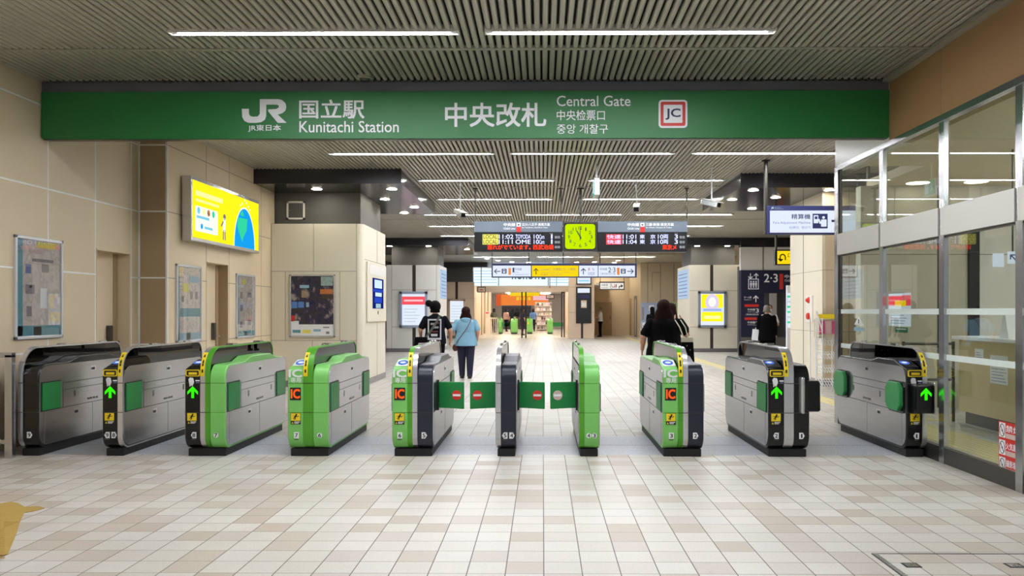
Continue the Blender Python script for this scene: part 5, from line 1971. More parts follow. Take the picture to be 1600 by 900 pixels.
b = MB(); F = pixface(b, 9.6); F.rect(*F.R(1574, 393, 1592, 412), 'e_white', .02); b.build('panel', t)
b = MB(); F = pixface(b, 9.57)
u, v = PX(1583, 9.57), PZ(1583, 402.5, 9.57)
up_arrow(F, u, v, .09, 'e_grey', math.pi / 4, .003, .18); b.build('arrow', t)
b = MB(); b.cyl((PX(1583, 9.6), 9.61, PZ(1583, 393, 9.6)), (PX(1583, 9.6), 9.61, 3.33), .01, 'steel_d'); b.build('rod', t)
# queue rail seen through the glass
t = thing('handrail', 'dark handrail at the far end of the office counter', 'rail', (5.0, 10.9, 0))
for z in (1.02, .55):
    b = MB(); b.cyl((4.72, 10.84, z), (5.38, 10.84, z), .018, 'steel_d'); b.build('rail', t)
b = MB(); b.cyl((4.74, 10.84, 0), (4.74, 10.84, 1.05), .02, 'steel_d'); b.build('post', t)
b = MB(); b.cyl((5.39, 10.84, 0), (5.39, 10.84, 1.05), .02, 'steel_d'); b.build('post', t)

# stickers on the glass, and a reflection in it built as a sheet
def R3(px0, py0, px1, py1):
    ya, yb = PY(px0, XR), PY(px1, XR)
    return -ya, PZ(px0, py1, ya), -yb, PZ(px0, py0, ya)
t = thing('painted_reflection', 'glowing sheet standing in for the red headed pillar screen mirrored in the office glass', 'poster', (XR + .03, PY(1402, XR), PZ(1385, 510, PY(1385, XR))))  # reflection of the pillar screen painted as a glowing sheet
b = MB(); F = Face(b, (XR + .03, 0, 0), (0, -1, 0), (0, 0, 1), (-1, 0, 0))
q = R3(1385, 459, 1419, 509)
F.rect(*q, 'reflection_sheet' if 'reflection_sheet' in M else M.setdefault('reflection_sheet', emis('reflected_notice', 'dfe8f6', .85)), .003)
w_, h_ = q[2] - q[0], q[3] - q[1]
F.rect(q[0], q[1] + h_ * .62, q[2], q[1] + h_ * .93, 'led_pink', .005)
F.rect(q[0] + w_ * .3, q[1] + h_ * .60, q[0] + w_ * .8, q[1] + h_ * .78, 'e_yellow', .006)
for k in range(6):
    F.rect(q[0] + w_ * .1, q[1] + h_ * (.08 + .08 * k), q[0] + w_ * (.7 + .06 * (k % 3)), q[1] + h_ * (.095 + .08 * k), 'e_grey', .005)
b.build('sheet', t)
b = MB(); F = Face(b, (XR + .03, 0, 0), (0, -1, 0), (0, 0, 1), (-1, 0, 0))
q = R3(1395, 511, 1414, 519)
F.rect(*q, 'green_dk' if 'green_dk' in M else M.setdefault('green_dk', mat('sticker_green', '2c8a68', .5)), .003)
F.rect(q[0] + .02, q[1] + .03, q[2] - .03, q[1] + .045, 'paper', .004)
tag(b.build('window_sticker'), 'small green sticker below the painted reflection on the office glass', 'sticker')
b = MB(); F = Face(b, (XR - .001, 0, 0), (0, -1, 0), (0, 0, 1), (-1, 0, 0))
q = R3(1335, 494, 1349, 517)
uc = (q[0] + q[2]) / 2
hz = (q[3] - q[1])
F.poly([(q[0], q[1] + hz * .42), (q[2], q[1] + hz * .42), (uc, q[3])], 0, .002, 'paper')
F.rect(uc - .012, q[1] + hz * .52, uc + .012, q[1] + hz * .8, 'blackm', .003)
F.rect(q[0] - .01, q[1], q[2] + .01, q[1] + hz * .26, 'pale_blue', .002, 0, .02)
tag(b.build('warning_sticker'), 'triangular warning sticker on the first office pane by the post', 'sticker')

# red no-smoking sticker set at bottom right
t = thing('prohibition_sticker', 'red strip of three prohibition stickers on the lower office glass', 'sticker', (XR, PY(1575, XR), .2))
q = R3(1561, 657, 1592, 742)
ya = PY(1561, XR)
zt_, zb__ = PZ(1561, 657, ya), PZ(1561, 737, ya)
ue = -PY(1561, XR); uw = .34
b = MB(); F = Face(b, (XR - .001, 0, 0), (0, -1, 0), (0, 0, 1), (-1, 0, 0))
F.rect(ue, zb__, ue + uw, zt_, 'red', .002)
hh = (zt_ - zb__) / 3
b.build('sheet', t)
for i, (jp, en) in enumerate((('禁煙', 'NO SMOKING'), ('火気厳禁', 'NO FIRE'), ('撮影禁止', 'NO FILMING'))):
    b = MB(); F = Face(b, (XR - .003, 0, 0), (0, -1, 0), (0, 0, 1), (-1, 0, 0))
    v0 = zt_ - hh * (i + 1)
    F.rect(ue + .012, v0 + .012, ue + .10, v0 + hh - .010, 'paper', .002)
    n = 24
    c_u, c_v, r_ = ue + .056, v0 + hh / 2, .036
    F.line([(c_u + r_ * math.cos(2 * math.pi * k / n), c_v + r_ * 1.4 * math.sin(2 * math.pi * k / n)) for k in range(n + 1)], .006, 'blackm', .003)
    F.line([(c_u - .024, c_v + .036), (c_u + .024, c_v - .036)], .006, 'blackm', .0035)
    F.rect(c_u - .010, c_v - .012, c_u + .010, c_v + .006, 'smudge', .003)
    F.text(jp, ue + .112, v0 + hh * .45, ue + uw - .02, v0 + hh * .85, 'letter', .003, .02)
    F.rect(ue + .112, v0 + .012, ue + uw - .01, v0 + hh * .36, 'red_fade', .003)
    b.build('prohibition_symbol', t)

# small access hatch high on the neck of the left pillar
t = thing('access_hatch', 'small square access hatch with a pale frame on the grey neck above the poster pillar', 'hatch', (PX(462, 15.95), 15.95, PZ(462, 343, 15.95)))
b = MB(); F = pixface(b, 15.948)
q = F.R(448, 314.5, 476.5, 343)
for r_ in ((q[0], q[1], q[2], q[1] + .035), (q[0], q[3] - .035, q[2], q[3]), (q[0], q[1], q[0] + .035, q[3]), (q[2] - .035, q[1], q[2], q[3])):
    F.rect(*r_, 'panel_w', .012)
b.build('frame', t)
b = MB(); F = pixface(b, 15.948); F.rect(q[0] + .04, q[1] + .04, q[2] - .04, q[3] - .04, 'column', .006); F.disc(q[0] + .06, (q[1] + q[3]) / 2, .008, 'chrome', .009)
b.build('hatch_door', t)

# ================================================================== PILLAR ALARM AND RACK
t = thing('alarm_panel', 'narrow pale panel with a red lamp and a red button on the right pillar', 'alarm', (XP, 16.4, 1.1))
F = Face(MB(), (XP, 0, 0), (0, -1, 0), (0, 0, 1), (-1, 0, 0))
pa = [PY(1261, XP), PY(1271, XP)]
F.rect(-pa[0], PZ(1266, 503, 16.6), -pa[1], PZ(1266, 462, 16.6), 'panel_w', .03, 0, .01)
F.mb.build('plate', t)
for py, nm, fl in ((469, 'alarm_lamp', .06), (494, 'alarm_button', .04)):
    b = MB(); c_ = Vector((XP - .03, (pa[0] + pa[1]) / 2, PZ(1266, py, 16.6)))
    b.cyl(c_, c_ + Vector((-fl, 0, 0)), .07, 'red', 20, .025 if nm == 'alarm_lamp' else .06)
    b.build(nm, t)

YR = 14.6
t = thing('leaflet_rack', 'white wire leaflet rack with pink leaflets beside the glass corner', 'rack', (PX(1292, YR), YR, 0))
ra, rb = PX(1273, YR), PX(1308, YR)
zt2 = PZ(1280, 497, YR)
b = MB()
for x in (ra, ra + .1, rb):
    for y in (YR - .1, YR + .25):
        b.cyl((x, y, 0), (x, y, zt2 if x < rb else zt2 - .05), .010, 'white')
b.cyl((ra, YR - .1, zt2 + .12), (ra + .1, YR - .1, zt2 - .22), .012, 'white')
for z in [.05 + .08 * k for k in range(14)]:
    b.cyl((ra, YR - .1, z), (ra + .1, YR - .1, z), .005, 'white', 6)
b.build('side_frame', t)
for k in range(4):
    z = .12 + .24 * k
    b = MB()
    for j in range(7):
        x = ra + .12 + (rb - ra - .12) * j / 6
        b.tube([(x, YR + .2, z + .12), (x, YR - .05, z), (x, YR - .1, z + .09)], .005, 'white', 6)
    b.cyl((ra + .1, YR - .1, z + .09), (rb, YR - .1, z + .09), .006, 'white', 6)
    b.cyl((ra + .1, YR + .2, z + .12), (rb, YR + .2, z + .12), .006, 'white', 6)
    b.build('wire_shelf', t)
b = MB(); b.box(ra + .05, rb, YR - .06, YR + .2, zt2 - .35, zt2 - .02, 'bagw'); b.build('leaflet_box', t)
M['pinkl'] = mat('leaflet_pink', 'c64a78', .5, 0, .3, 20)
b = MB()
for j in range(3):
    b.box(ra + .06 + .11 * j, ra + .155 + .11 * j, YR - .078, YR - .064, zt2 - .28, zt2 - .05, ('pinkl', 'cloth_pink', 'pinkl')[j])
tag(b.build('leaflets'), 'pink leaflets standing in the top pocket of the white wire rack', 'leaflets', kind='stuff')
b = MB(); b.box(ra + .04, rb - .02, YR - .080, YR - .064, zt2 - .01, zt2 + .07, 'yellow')
tag(b.build('rack_header'), 'yellow header card on top of the white wire leaflet rack', 'card')


# ================================================================== PEOPLE
def bake(mb, voxel, name, parent, smooth_it=4):
    """fuse overlapping volumes into one continuous surface"""
    o = mb.build('tmp')
    md = o.modifiers.new('r', 'REMESH')
    md.mode = 'VOXEL'
    md.voxel_size = voxel
    sm = o.modifiers.new('s', 'SMOOTH')
    sm.factor = .5
    sm.iterations = smooth_it
    bpy.context.view_layer.update()
    dg = bpy.context.evaluated_depsgraph_get()
    me = bpy.data.meshes.new_from_object(o.evaluated_get(dg))
    own = o.location.copy()
    off = Vector(parent['_w'])
    m0 = mb.mats[0]
    bpy.data.objects.remove(o)
    me.transform(Matrix.Translation(own))
    me.materials.clear()
    me.materials.append(m0)
    me.polygons.foreach_set('material_index', [0] * len(me.polygons))
    me.polygons.foreach_set('use_smooth', [True] * len(me.polygons))
    n = bpy.data.objects.new(name, me)
    COL.objects.link(n)
    n.parent = parent
    me.name = name
    return n


def person(label, loc, rz, H, hair, skin='skin', top='cl_black', pants='cl_black', shoes='shoe', armL=None, armR=None, stride=.08, build_=1.0,
           hair_len=.16, hair_m='hair', sleeve='short', shirt_len=.0, loose=1.0, voxel=.009, hand='full', hair_w=1.0, bun=False, lean=0.0):
    """built at the origin facing +Y in metres for height H; then parented to an Empty that is turned and placed"""
    t = thing('person', label, 'person', loc)
    t['_w'] = (0, 0, 0)
    t.rotation_euler = (0, 0, rz)
    k = H / 1.6
    w = build_
    S = lambda x, y, z: Vector((x * k, (y + lean * max(0, z - .8)) * k, z * k))
    hipw, shw = .085 * w, .175 * w
    B = MB()

    def cap(mb, p, q, r1, r2, m):
        p, q = Vector(p), Vector(q)
        mb.ball(p, r1, r1, r1, m, 12, 8)
        mb.ball(q, r2, r2, r2, m, 12, 8)
        mb.cyl(p, q, r1, m, 12, r2)

    def legs(mb, m, e=0.0, z_end=.09):
        for s, st in ((-1, stride), (1, -stride)):
            hip, knee, ank = S(s * hipw, 0, .80), S(s * hipw * .95, st * .55 + .015, .45), S(s * hipw * .9, st, z_end)
            cap(mb, hip, knee, (.084 * w + e) * k, (.062 * w + e) * k, m)
            cap(mb, knee, ank, (.062 * w + e) * k, (.041 * w + e) * k, m)
    # body
    legs(B, skin)
    for s, st in ((-1, stride), (1, -stride)):
        B.ball(S(s * hipw * .9, st + .05, .045), .042 * k, .11 * k, .045 * k, skin, 12, 8)
    B.loft([(S(0, 0, .76), .12 * w * k, .09 * w * k), (S(0, 0, .86), .155 * w * k, .115 * w * k), (S(0, 0, 1.02), .125 * w * k, .09 * w * k),
            (S(0, 0, 1.20), .155 * w * k, .105 * w * k), (S(0, 0, 1.31), .13 * w * k, .085 * w * k), (S(0, 0, 1.36), .06 * k, .055 * k)], skin)
    cap(B, S(0, -.01, 1.30), S(0, .01, 1.43), .055 * k, .05 * k, skin)
    B.ball(S(0, .02, 1.495), .072 * k, .09 * k, .108 * k, skin)
    B.ball(S(0, .108, 1.475), .012 * k, .018 * k, .022 * k, skin, 8, 6)
    for s in (-1, 1):
        B.ball(S(s * .074, .01, 1.485), .010 * k, .018 * k, .028 * k, skin, 8, 6)
    arms = []
    for s, spec in ((-1, armL), (1, armR)):
        sh = S(s * shw, 0, 1.285)
        el = S(*(spec[0] if spec else (s * (shw + .045), -.02, 1.02)))
        wr = S(*(spec[1] if spec else (s * (shw + .05), .05, .80)))
        arms.append((s, sh, el, wr))
        cap(B, sh, el, .046 * k, .042 * w * k, skin)
        cap(B, el, wr, .042 * w * k, .029 * k, skin)
        d = (wr - el).normalized()
        side = Vector((0, 1, 0)) if abs(d.y) < .7 else Vector((0, 0, 1))
        side = (side - d * side.dot(d)).normalized()
        pal = wr + d * .045 * k
        for f_ in (-1, 0, 1):
            cap(B, wr + side * f_ * .010 * k, wr + d * .085 * k + side * f_ * .024 * k, .017 * k, .014 * k, skin)
        if hand == 'full':
            nrm = d.cross(side).normalized() * (-s)
            for i_, (o_, L_) in enumerate(((-.030, .060), (-.010, .072), (.010, .068), (.029, .052))):
                a0 = wr + d * .085 * k + side * o_ * k
                a1 = a0 + (d * .6 + nrm * .25).normalized() * L_ * .55 * k
                a2 = a1 + (d * .5 + nrm * .75).normalized() * L_ * .5 * k
                cap(B, a0, a1, .0095 * k, .0088 * k, skin)
                cap(B, a1, a2, .0088 * k, .0075 * k, skin)
            a0 = wr + d * .03 * k + side * .022 * k
            a1 = a0 + (d * .5 + side * .8).normalized() * .038 * k
            a2 = a1 + (d * .95 + side * .2).normalized() * .03 * k
            cap(B, a0, a1, .012 * k, .010 * k, skin)
            cap(B, a1, a2, .010 * k, .008 * k, skin)
    bake(B, voxel * .8 if hand == 'full' else voxel, 'body', t)
    # trousers
    T = MB()
    legs(T, pants, .016, .075)
    T.loft([(S(0, 0, .72), .15 * w * k, .105 * w * k), (S(0, 0, .86), .172 * w * k, .13 * w * k), (S(0, 0, 1.0), .145 * w * k, .108 * w * k)], pants)
    bake(T, voxel, 'trousers', t)
    # shirt
    T = MB()
    lo = .84 - shirt_len
    L_ = loose
    T.loft([(S(0, 0, lo), .185 * w * L_ * k, .145 * w * L_ * k), (S(0, 0, lo + .08), .182 * w * L_ * k, .142 * w * L_ * k), (S(0, 0, 1.04), .165 * w * (L_ * .5 + .5) * k, .120 * w * k),
            (S(0, 0, 1.20), .182 * w * k, .122 * w * k), (S(0, 0, 1.27), .176 * w * k, .108 * w * k), (S(0, 0, 1.325), .125 * w * k, .088 * w * k), (S(0, 0, 1.36), .070 * k, .064 * k), (S(0, 0, 1.38), .058 * k, .056 * k)], top)
    for s, sh, el, wr in arms:
        if sleeve == 'long':
            cap(T, sh, el, .062 * k, .050 * k, top)
            cap(T, el, el.lerp(wr, .95), .050 * k, .036 * k, top)
        else:
            cap(T, sh - Vector((s * .004 * k, 0, .004 * k)), sh.lerp(el, .74), .060 * k, .062 * k * L_, top)
    bake(T, voxel, 'shirt', t)
    # shoes
    for s, st in ((-1, stride), (1, -stride)):
        T = MB()
        T.ball(S(s * hipw * .9, st + .05, .045), .05 * k, .13 * k, .05 * k, shoes, 14, 10)
        T.ball(S(s * hipw * .9, st - .02, .06), .045 * k, .055 * k, .058 * k, shoes, 14, 10)
        T.box((s * hipw * .9 - .042) * k, (s * hipw * .9 + .042) * k, (st - .06) * k, (st + .15) * k, .002, .03 * k, shoes)
        bake(T, .009, 'shoe', t, 2)
    # hair
    T = MB()
    if hair:
        hb = 1.28 if bun else hair_w
        T.ball(S(0, -.01, 1.525), .090 * k * hb, .100 * k * hb, .094 * k * hb, hair_m)
        zb = 1.50 - hair_len
        sp = hair
        T.loft([(S(0, -.035, zb), (.085 + .03 * sp) * k * hair_w, .040 * k), (S(0, -.035, zb + .04), (.092 + .03 * sp) * k * hair_w, .055 * k), (S(0, -.025, 1.44), (.088 + .012 * sp) * k * hair_w, .075 * k), (S(0, -.010, 1.53), .086 * k, .085 * k)], hair_m)
        if bun:
            T.ball(S(-.125, -.03, 1.585), .072 * k, .07 * k, .07 * k, hair_m)
        bake(T, voxel, 'hair', t)
    return t, k, S


# woman in a light blue hooded top
YA = 17.7
t, k, S = person('person in a light blue top and navy trousers walking away, seen from behind', (PX(728, YA), YA, 0), 0, 1.52, 1.0, top='cl_blue', pants='cl_navy', build_=1.2,
                 armL=((-.33, -.05, 1.05), (-.37, .10, .84)), armR=((.27, -.02, 1.06), (.24, .10, .86)), hair_len=.17, hair_m='hair_br', hair_w=1.15, shirt_len=.10, loose=1.18, stride=.06)
T = MB()
T.ball(S(0, -.085, 1.335), .125 * k, .05 * k, .045 * k, 'cl_blue'); T.ball(S(0, -.10, 1.30), .08 * k, .04 * k, .05 * k, 'cl_blue')
bake(T, .009, 'hood', t)
T = MB()
sx = [S(.12, -.165, 1.30), S(.05, -.185, 1.16), S(-.06, -.195, 1.0), S(-.17, -.17, .86), S(-.215, -.10, .76)]
T.tube(sx, .008, 'leather'); T.tube([S(.12, -.165, 1.30), S(.12, -.07, 1.375), S(.08, .02, 1.37)], .008, 'leather')
T.build('bag_strap', t)
g = MB(); g.ball(S(-.235, -.07, .70), .065 * k, .04 * k, .085 * k, 'leather')
ob = bake(g, .008, 'shoulder_bag', t, 2)

# person in a black printed shirt with a shoulder bag
YB = 16.6
t, k, S = person('person in a black printed T-shirt with an olive bag strap, hair in a bun', (PX(680, YB), YB, 0), .05, 1.62, .3, top='cl_dark', pants='cl_black', build_=1.12,
                 armL=((-.29, -.03, 1.06), (-.30, .12, .92)), armR=((.30, -.02, 1.06), (.30, .10, .88)), hair_len=.10, bun=True, shirt_len=.06, loose=1.08, stride=.05)
T = MB(); F = Face(T, (0, -.165 * k, 1.06 * k), (1, 0, 0), (0, .10, .99), (0, -1, 0))
F.rect(-.135, -.20, .135, .22, 'fr_grey' if 'fr_grey' in M else M.setdefault('fr_grey', mat('print_pale', 'b9bcc4', .8)), .004)
F.rect(-.11, -.16, .11, .19, 'cl_black', .0065)
for q, m_ in (((-.08, .10, .02, .14), 'smudge'), ((-.02, .03, .08, .07), 'smudge'), ((-.06, -.05, .07, -.02), 'leather'), ((-.07, -.13, .06, -.08), 'fr_grey'), ((.03, .12, .09, .16), 'leather')):
    F.rect(*q, m_, .008)
F.rect(-.12, -.25, .13, -.23, 'leather', .004)
T.build('shirt_print', t)
T = MB()
pa_ = [S(.10, -.155, 1.33), S(.02, -.188, 1.18), S(-.10, -.190, 1.0), S(-.20, -.15, .87)]
for a, c_ in zip(pa_, pa_[1:]):
    a, c_ = Vector(a), Vector(c_)
    n_ = (c_ - a).cross(Vector((0, 1, 0))).normalized() * .022
    T.add([a + n_, a - n_, c_ - n_, c_ + n_, a + n_ + Vector((0, -.006, 0)), a - n_ + Vector((0, -.006, 0)), c_ - n_ + Vector((0, -.006, 0)), c_ + n_ + Vector((0, -.006, 0))],
          [(0, 1, 2, 3), (4, 5, 6, 7), (0, 1, 5, 4), (2, 3, 7, 6), (1, 2, 6, 5), (3, 0, 4, 7)], 'olive')
T.build('bag_strap', t)
g = MB(); g.prism(rounded([(-.42 * k, .66 * k), (-.12 * k, .66 * k), (-.15 * k, .92 * k), (-.38 * k, .92 * k)], .03), -.20 * k, -.09 * k, 'cl_black', 'y')
g.build('shoulder_bag', t, bevel=.02)

# woman with long brown hair and a tote on her shoulder
YC = 13.0
t, k, S = person('person in black with long brown hair and a tote bag, walking away', (PX(1037, YC), YC, 0), -.05, 1.60, 1.9, top='cl_black', pants='cl_black', build_=1.22,
                 armL=((-.32, -.03, 1.04), (-.33, .08, .84)), armR=((.36, .02, 1.08), (.24, .15, 1.26)), hair_len=.34, hair_m='hair_br', hair_w=1.22, sleeve='short', shirt_len=.12, loose=1.25, stride=.05)
T = MB()
for dx, dy in ((0, 0), (.09, .03)):
    T.tube([S(.17 + dx, -.06 + dy, 1.31), S(.23 + dx, -.17 + dy, 1.20), S(.29 + dx * .8, -.19 + dy, 1.03)], .009, 'bagw')
T.build('bag_strap', t)
g = MB(); g.prism([(.255 * k, .97 * k), (.43 * k, .97 * k), (.43 * k, 1.04 * k), (.255 * k, 1.04 * k)], -.245 * k, -.14 * k, 'bagw', 'y')
g.prism([(.245 * k, .68 * k), (.45 * k, .66 * k), (.43 * k, .97 * k), (.255 * k, .97 * k)], -.25 * k, -.135 * k, 'cl_black', 'y')
for i in range(3):
    for j in range(4):
        if (i + j) % 2: continue
        g.box((.275 + .05 * i) * k, (.29 + .05 * i) * k, -.253 * k, -.249 * k, (.71 + .065 * j) * k, (.725 + .065 * j) * k, 'smudge')
g.build('tote_bag', t, bevel=.004)
# companion just beyond her
YC2 = 14.6
person('person with dark brown hair beside the tote carrier, mostly hidden', (PX(1049, YC2), YC2, 0), -.3, 1.58, 1.2, top='cl_black', pants='cl_black', hair_len=.22, hair_m='hair_br', hand='plain', voxel=.014,
       armR=((.28, .05, 1.10), (.16, .16, 1.32)))
person('person in dark clothes beyond the long haired walker, near the carts', (PX(1019, 30), 30, 0), .4, 1.6, .2, hand='plain', voxel=.02)

# couple near the elevator
YL = 22.5
t, k, S = person('person with grey hair in black carrying a white bag near the elevator wall', (PX(1198, YL), YL, 0), -.2, 1.60, .5, top='cl_black', pants='cl_black', hair_len=.08, hair_m='hair_g', hand='plain',
                 build_=1.1, voxel=.014, sleeve='long', shirt_len=.2, loose=1.2)
g = MB(); g.prism([(-.40, .66), (-.22, .64), (-.19, .94), (-.37, .96)], -.04, .05, 'paper', 'y'); g.prism([(-.30, .94), (-.27, .94), (-.27, 1.0), (-.30, 1.0)], 0, .01, 'paper', 'y')
g.build('carrier_bag', t)
t, k, S = person('person in a white shirt and face mask facing the street near the elevator', (PX(1216, YL), YL + .9, 0), math.pi, 1.62, .3, top='cl_white', pants='cl_dark', hair_len=.06, hand='plain', voxel=.014,
                 armL=((-.22, .08, 1.05), (-.08, .26, 1.10)), armR=((.22, .08, 1.05), (.08, .26, 1.10)))
g = MB(); g.ball(S(0, .085, 1.455), .058 * k, .035 * k, .045 * k, 'paper'); bake(g, .008, 'face_mask', t, 1)

# man in a white shirt far at the corridor
YM = 46.0
person('person in a white shirt and black trousers standing in the far corridor', (PX(938, YM), YM, 0), math.pi / 2, 1.66, .2, top='cl_white', pants='cl_black', hair_len=.02, hair_m='hair_g', hand='plain', voxel=.016,
       armL=((-.20, .1, 1.06), (-.16, .33, 1.08)), armR=((.2, .1, 1.06), (.16, .33, 1.06)), stride=.02)
for px, Y, tp, lab, hm in ((772, 55, 'olive', 'person in green at the left of the far gates', 'hair'), (791, 58, 'cloth_pink', 'person in pale pink beyond the far gates', 'hair'),
                           (801, 57, 'cl_black', 'person in black beyond the far gates, right of the pink one', 'hair'), (816, 49, 'cl_navy', 'person in navy behind the glass door bars', 'hair'),
                           (833, 58, 'p_blue', 'person in blue by the shop shelves beyond the far gates', 'hair_br')):
    person(lab, (PX(px, Y), Y, 0), random.uniform(-1, 1), 1.62, .5, top=tp, pants='cl_dark' if px != 816 else 'cl_navy', hand='plain', voxel=.022, hair_m=hm)

# ================================================================== FAR END
# lit transom with the shop street name
t = thing('lit_transom', 'wide pale blue lit panel with striped lines above the far exit', 'lit panel', (PX(820, YE), YE, PZ(820, 446, YE)))
M['tr_w'] = emis('transom_white', 'e4f2fa', 1.15); M['tr_b'] = emis('transom_blue', '8cc4dc', .9); M['tr_k'] = emis('transom_letter', '5a86a0', .6)
b = MB(); F = pixface(b, YE - .02)
F.rect(*F.R(740, 419, 895.5, 446.5), 'tr_w', .05)
F.rect(*F.R(768, 396, 925, 419), 'slat_glow' if 'slat_glow' in M else M.setdefault('slat_glow', emis('ceiling_glow', 'cfdcf0', .8)), .03)  # glowing sheet in place of the bright reflection on the ceiling slats
b.build('lit_panel', t)
b = MB(); F = pixface(b, YE - .08)
for a_, c_ in ((741, 776), (858, 894)):
    for y_ in (423, 427.5, 432, 436.5, 441):
        F.rect(*F.R(a_, y_, c_, y_ + .8), 'tr_b', .003)
for x_ in (778.5, 856, 881):
    F.rect(*F.R(x_ if x_ != 881 else 869, 419, (x_ if x_ != 881 else 869) + 1.2, 446.5), 'tr_k' if x_ != 881 else 'tr_b', .02)
F.text('nonowa', *F.R(800, 424, 852, 436), 'tr_k', .004, .04)
b.build('lettering', t)
# sliding glass doors
t = thing('sliding_glass_door', 'sliding glass doors with black stiles at the far exit', 'door', (PX(818, YE), YE, 0))
b = MB()
for px in (814.5, 820.5):
    b.box(PX(px, YE), PX(px, YE) + .07, YE + .05, YE + .15, 0, PZ(820, 450, YE), 'blackm')
b.build('door_stile', t)
for a_, c_ in ((770, 814), (821.5, 884)):
    b = MB(); b.box(PX(a_, YE), PX(c_, YE), YE + .09, YE + .11, .05, PZ(820, 452, YE), 'glass_far'); b.build('door_glass', t)
b = MB()
for px in (885.5, 889.5):
    b.box(PX(px, YE) - .3, PX(px, YE) - .24, YE - .08, YE - .02, .05, PZ(820, 456, YE), 'joint_b')
b.box(PX(885.5, YE) - .3, PX(889.5, YE) - .24, YE - .08, YE - .02, PZ(820, 456, YE) - .06, PZ(820, 456, YE), 'joint_b')
b.build('side_frame', t)
# far green gates
YF2 = 51.8
for i, (a_, c_, w_) in enumerate(((778.5, 784, 'leftmost, beside the fence'), (798, 808, 'second from the fence'), (823, 832, 'just right of the door bars'), (855, 864, 'rightmost, by the right wall'))):
    t = thing('ticket_gate', 'small light green ticket gate at the far exit, ' + w_, 'ticket gate', (PX((a_ + c_) / 2, YF2), YF2 + .9, 0), 'far ticket gates beyond the exit')
    x0_, x1_ = PX(a_, YF2), PX(c_, YF2)
    b = MB(); b.prism([(p[0] + YF2, p[1]) for p in prof('exit')], x0_, x1_, 'green_l'); b.build('body', t, smooth=True)
    b = MB(); b.prism([(p[0] + YF2, p[1]) for p in rounded([(-.01, .9), (-.01, 1.08), (GL, 1.08), (GL, .9)], [0, .2, .15, 0], 6)], (x0_ + x1_) / 2 - .02, (x0_ + x1_) / 2 + .03, 'green_d'); b.build('barrier', t)
    b = MB(); b.box(x0_ + .02, x1_ - .02, YF2 + .06, YF2 + 1.8, 0, .08, 'blackm'); b.build('base', t)
    b = MB()
    if i in (0, 3):
        L_ = .5 if i == 0 else .65
        b.box(x1_, x1_ + L_, YF2 + .3, YF2 + .33, .47, .73, 'flap')
        b.build('flap', t)
    if i == 1:
        b.box(x0_ - .42, x0_, YF2 + .3, YF2 + .33, .47, .73, 'flap'); b.build('flap', t)
    if i == 2:
        b.box(x0_ + .05, x0_ + .13, YF2 - .01, YF2 + .01, .62, .74, 'yellow'); b.build('warning_sticker', t)
t = thing('fence', 'pale fence beside the far leftmost green gate', 'fence', (PX(771, YF2), YF2, 0))
for j in range(5):
    b = MB(); x_ = PX(765, YF2) + j * .12; b.box(x_, x_ + .03, YF2, YF2 + .04, 0, 1.0, 'panel_w'); b.build('bar', t)
b = MB(); b.box(PX(765, YF2), PX(777, YF2), YF2, YF2 + .04, .98, 1.03, 'panel_w'); b.build('top_rail', t)
b = MB(); F = pixface(b, 50.0); F.rect(PX(758, 50), 0.002, PX(765, 50), PZ(760, 487, 50), 'panel_w', .06); F.rect(*F.R(759, 488, 764, 490), 'led_pink', .07)
tag(b.build('notice_stand'), 'white upright notice board with a red line left of the far gates', 'notice stand')
# hanging yellow sign, small frames
t = thing('exit_direction_sign', 'yellow hanging sign beyond the far glass doors', 'sign', (PX(820, 47), 47, PZ(820, 462, 47)))
b = MB(); F = pixface(b, 47.0); F.rect(*F.R(797, 457, 842.5, 462.5), 'e_yellow', .05); b.build('lit_panel', t)
b = MB(); b.cyl((PX(800, 47), 47, PZ(820, 457, 47)), (PX(800, 47), 47, 2.85), .02, 'steel_d'); b.build('rod', t)
b = MB(); b.cyl((PX(840, 47), 47, PZ(820, 457, 47)), (PX(840, 47), 47, 2.85), .02, 'steel_d'); b.build('rod', t)
for a_, lab in ((746, 'small framed hanging sign at the left of the far exit'), (853, 'small framed hanging sign at the right of the far exit')):
    t = thing('framed_sign', lab, 'sign', (PX(a_ + 6, 43.6), 43.6, PZ(a_, 457, 43.6)))
    b = MB(); F = pixface(b, 43.6); F.rect(*F.R(a_, 448 + (12 if a_ > 800 else 0), a_ + 13, 457 + (10 if a_ > 800 else 0)), 'joint_b', .05); b.build('frame', t)
    b = MB(); F = pixface(b, 43.55); F.rect(*F.R(a_ + 1, 449.3 + (12 if a_ > 800 else 0), a_ + 12, 455.8 + (10 if a_ > 800 else 0)), 'pillar_p', .01); F.rect(*F.R(a_ + 4, 452 + (12 if a_ > 800 else 0), a_ + 8, 453.5 + (10 if a_ > 800 else 0)), 'red', .015); b.build('face', t)
    b = MB(); b.cyl((PX(a_ + 6, 43.6), 43.58, PZ(a_, 450, 43.6)), (PX(a_ + 6, 43.6), 43.58, CEIL), .02, 'joint_b'); b.build('rod', t)

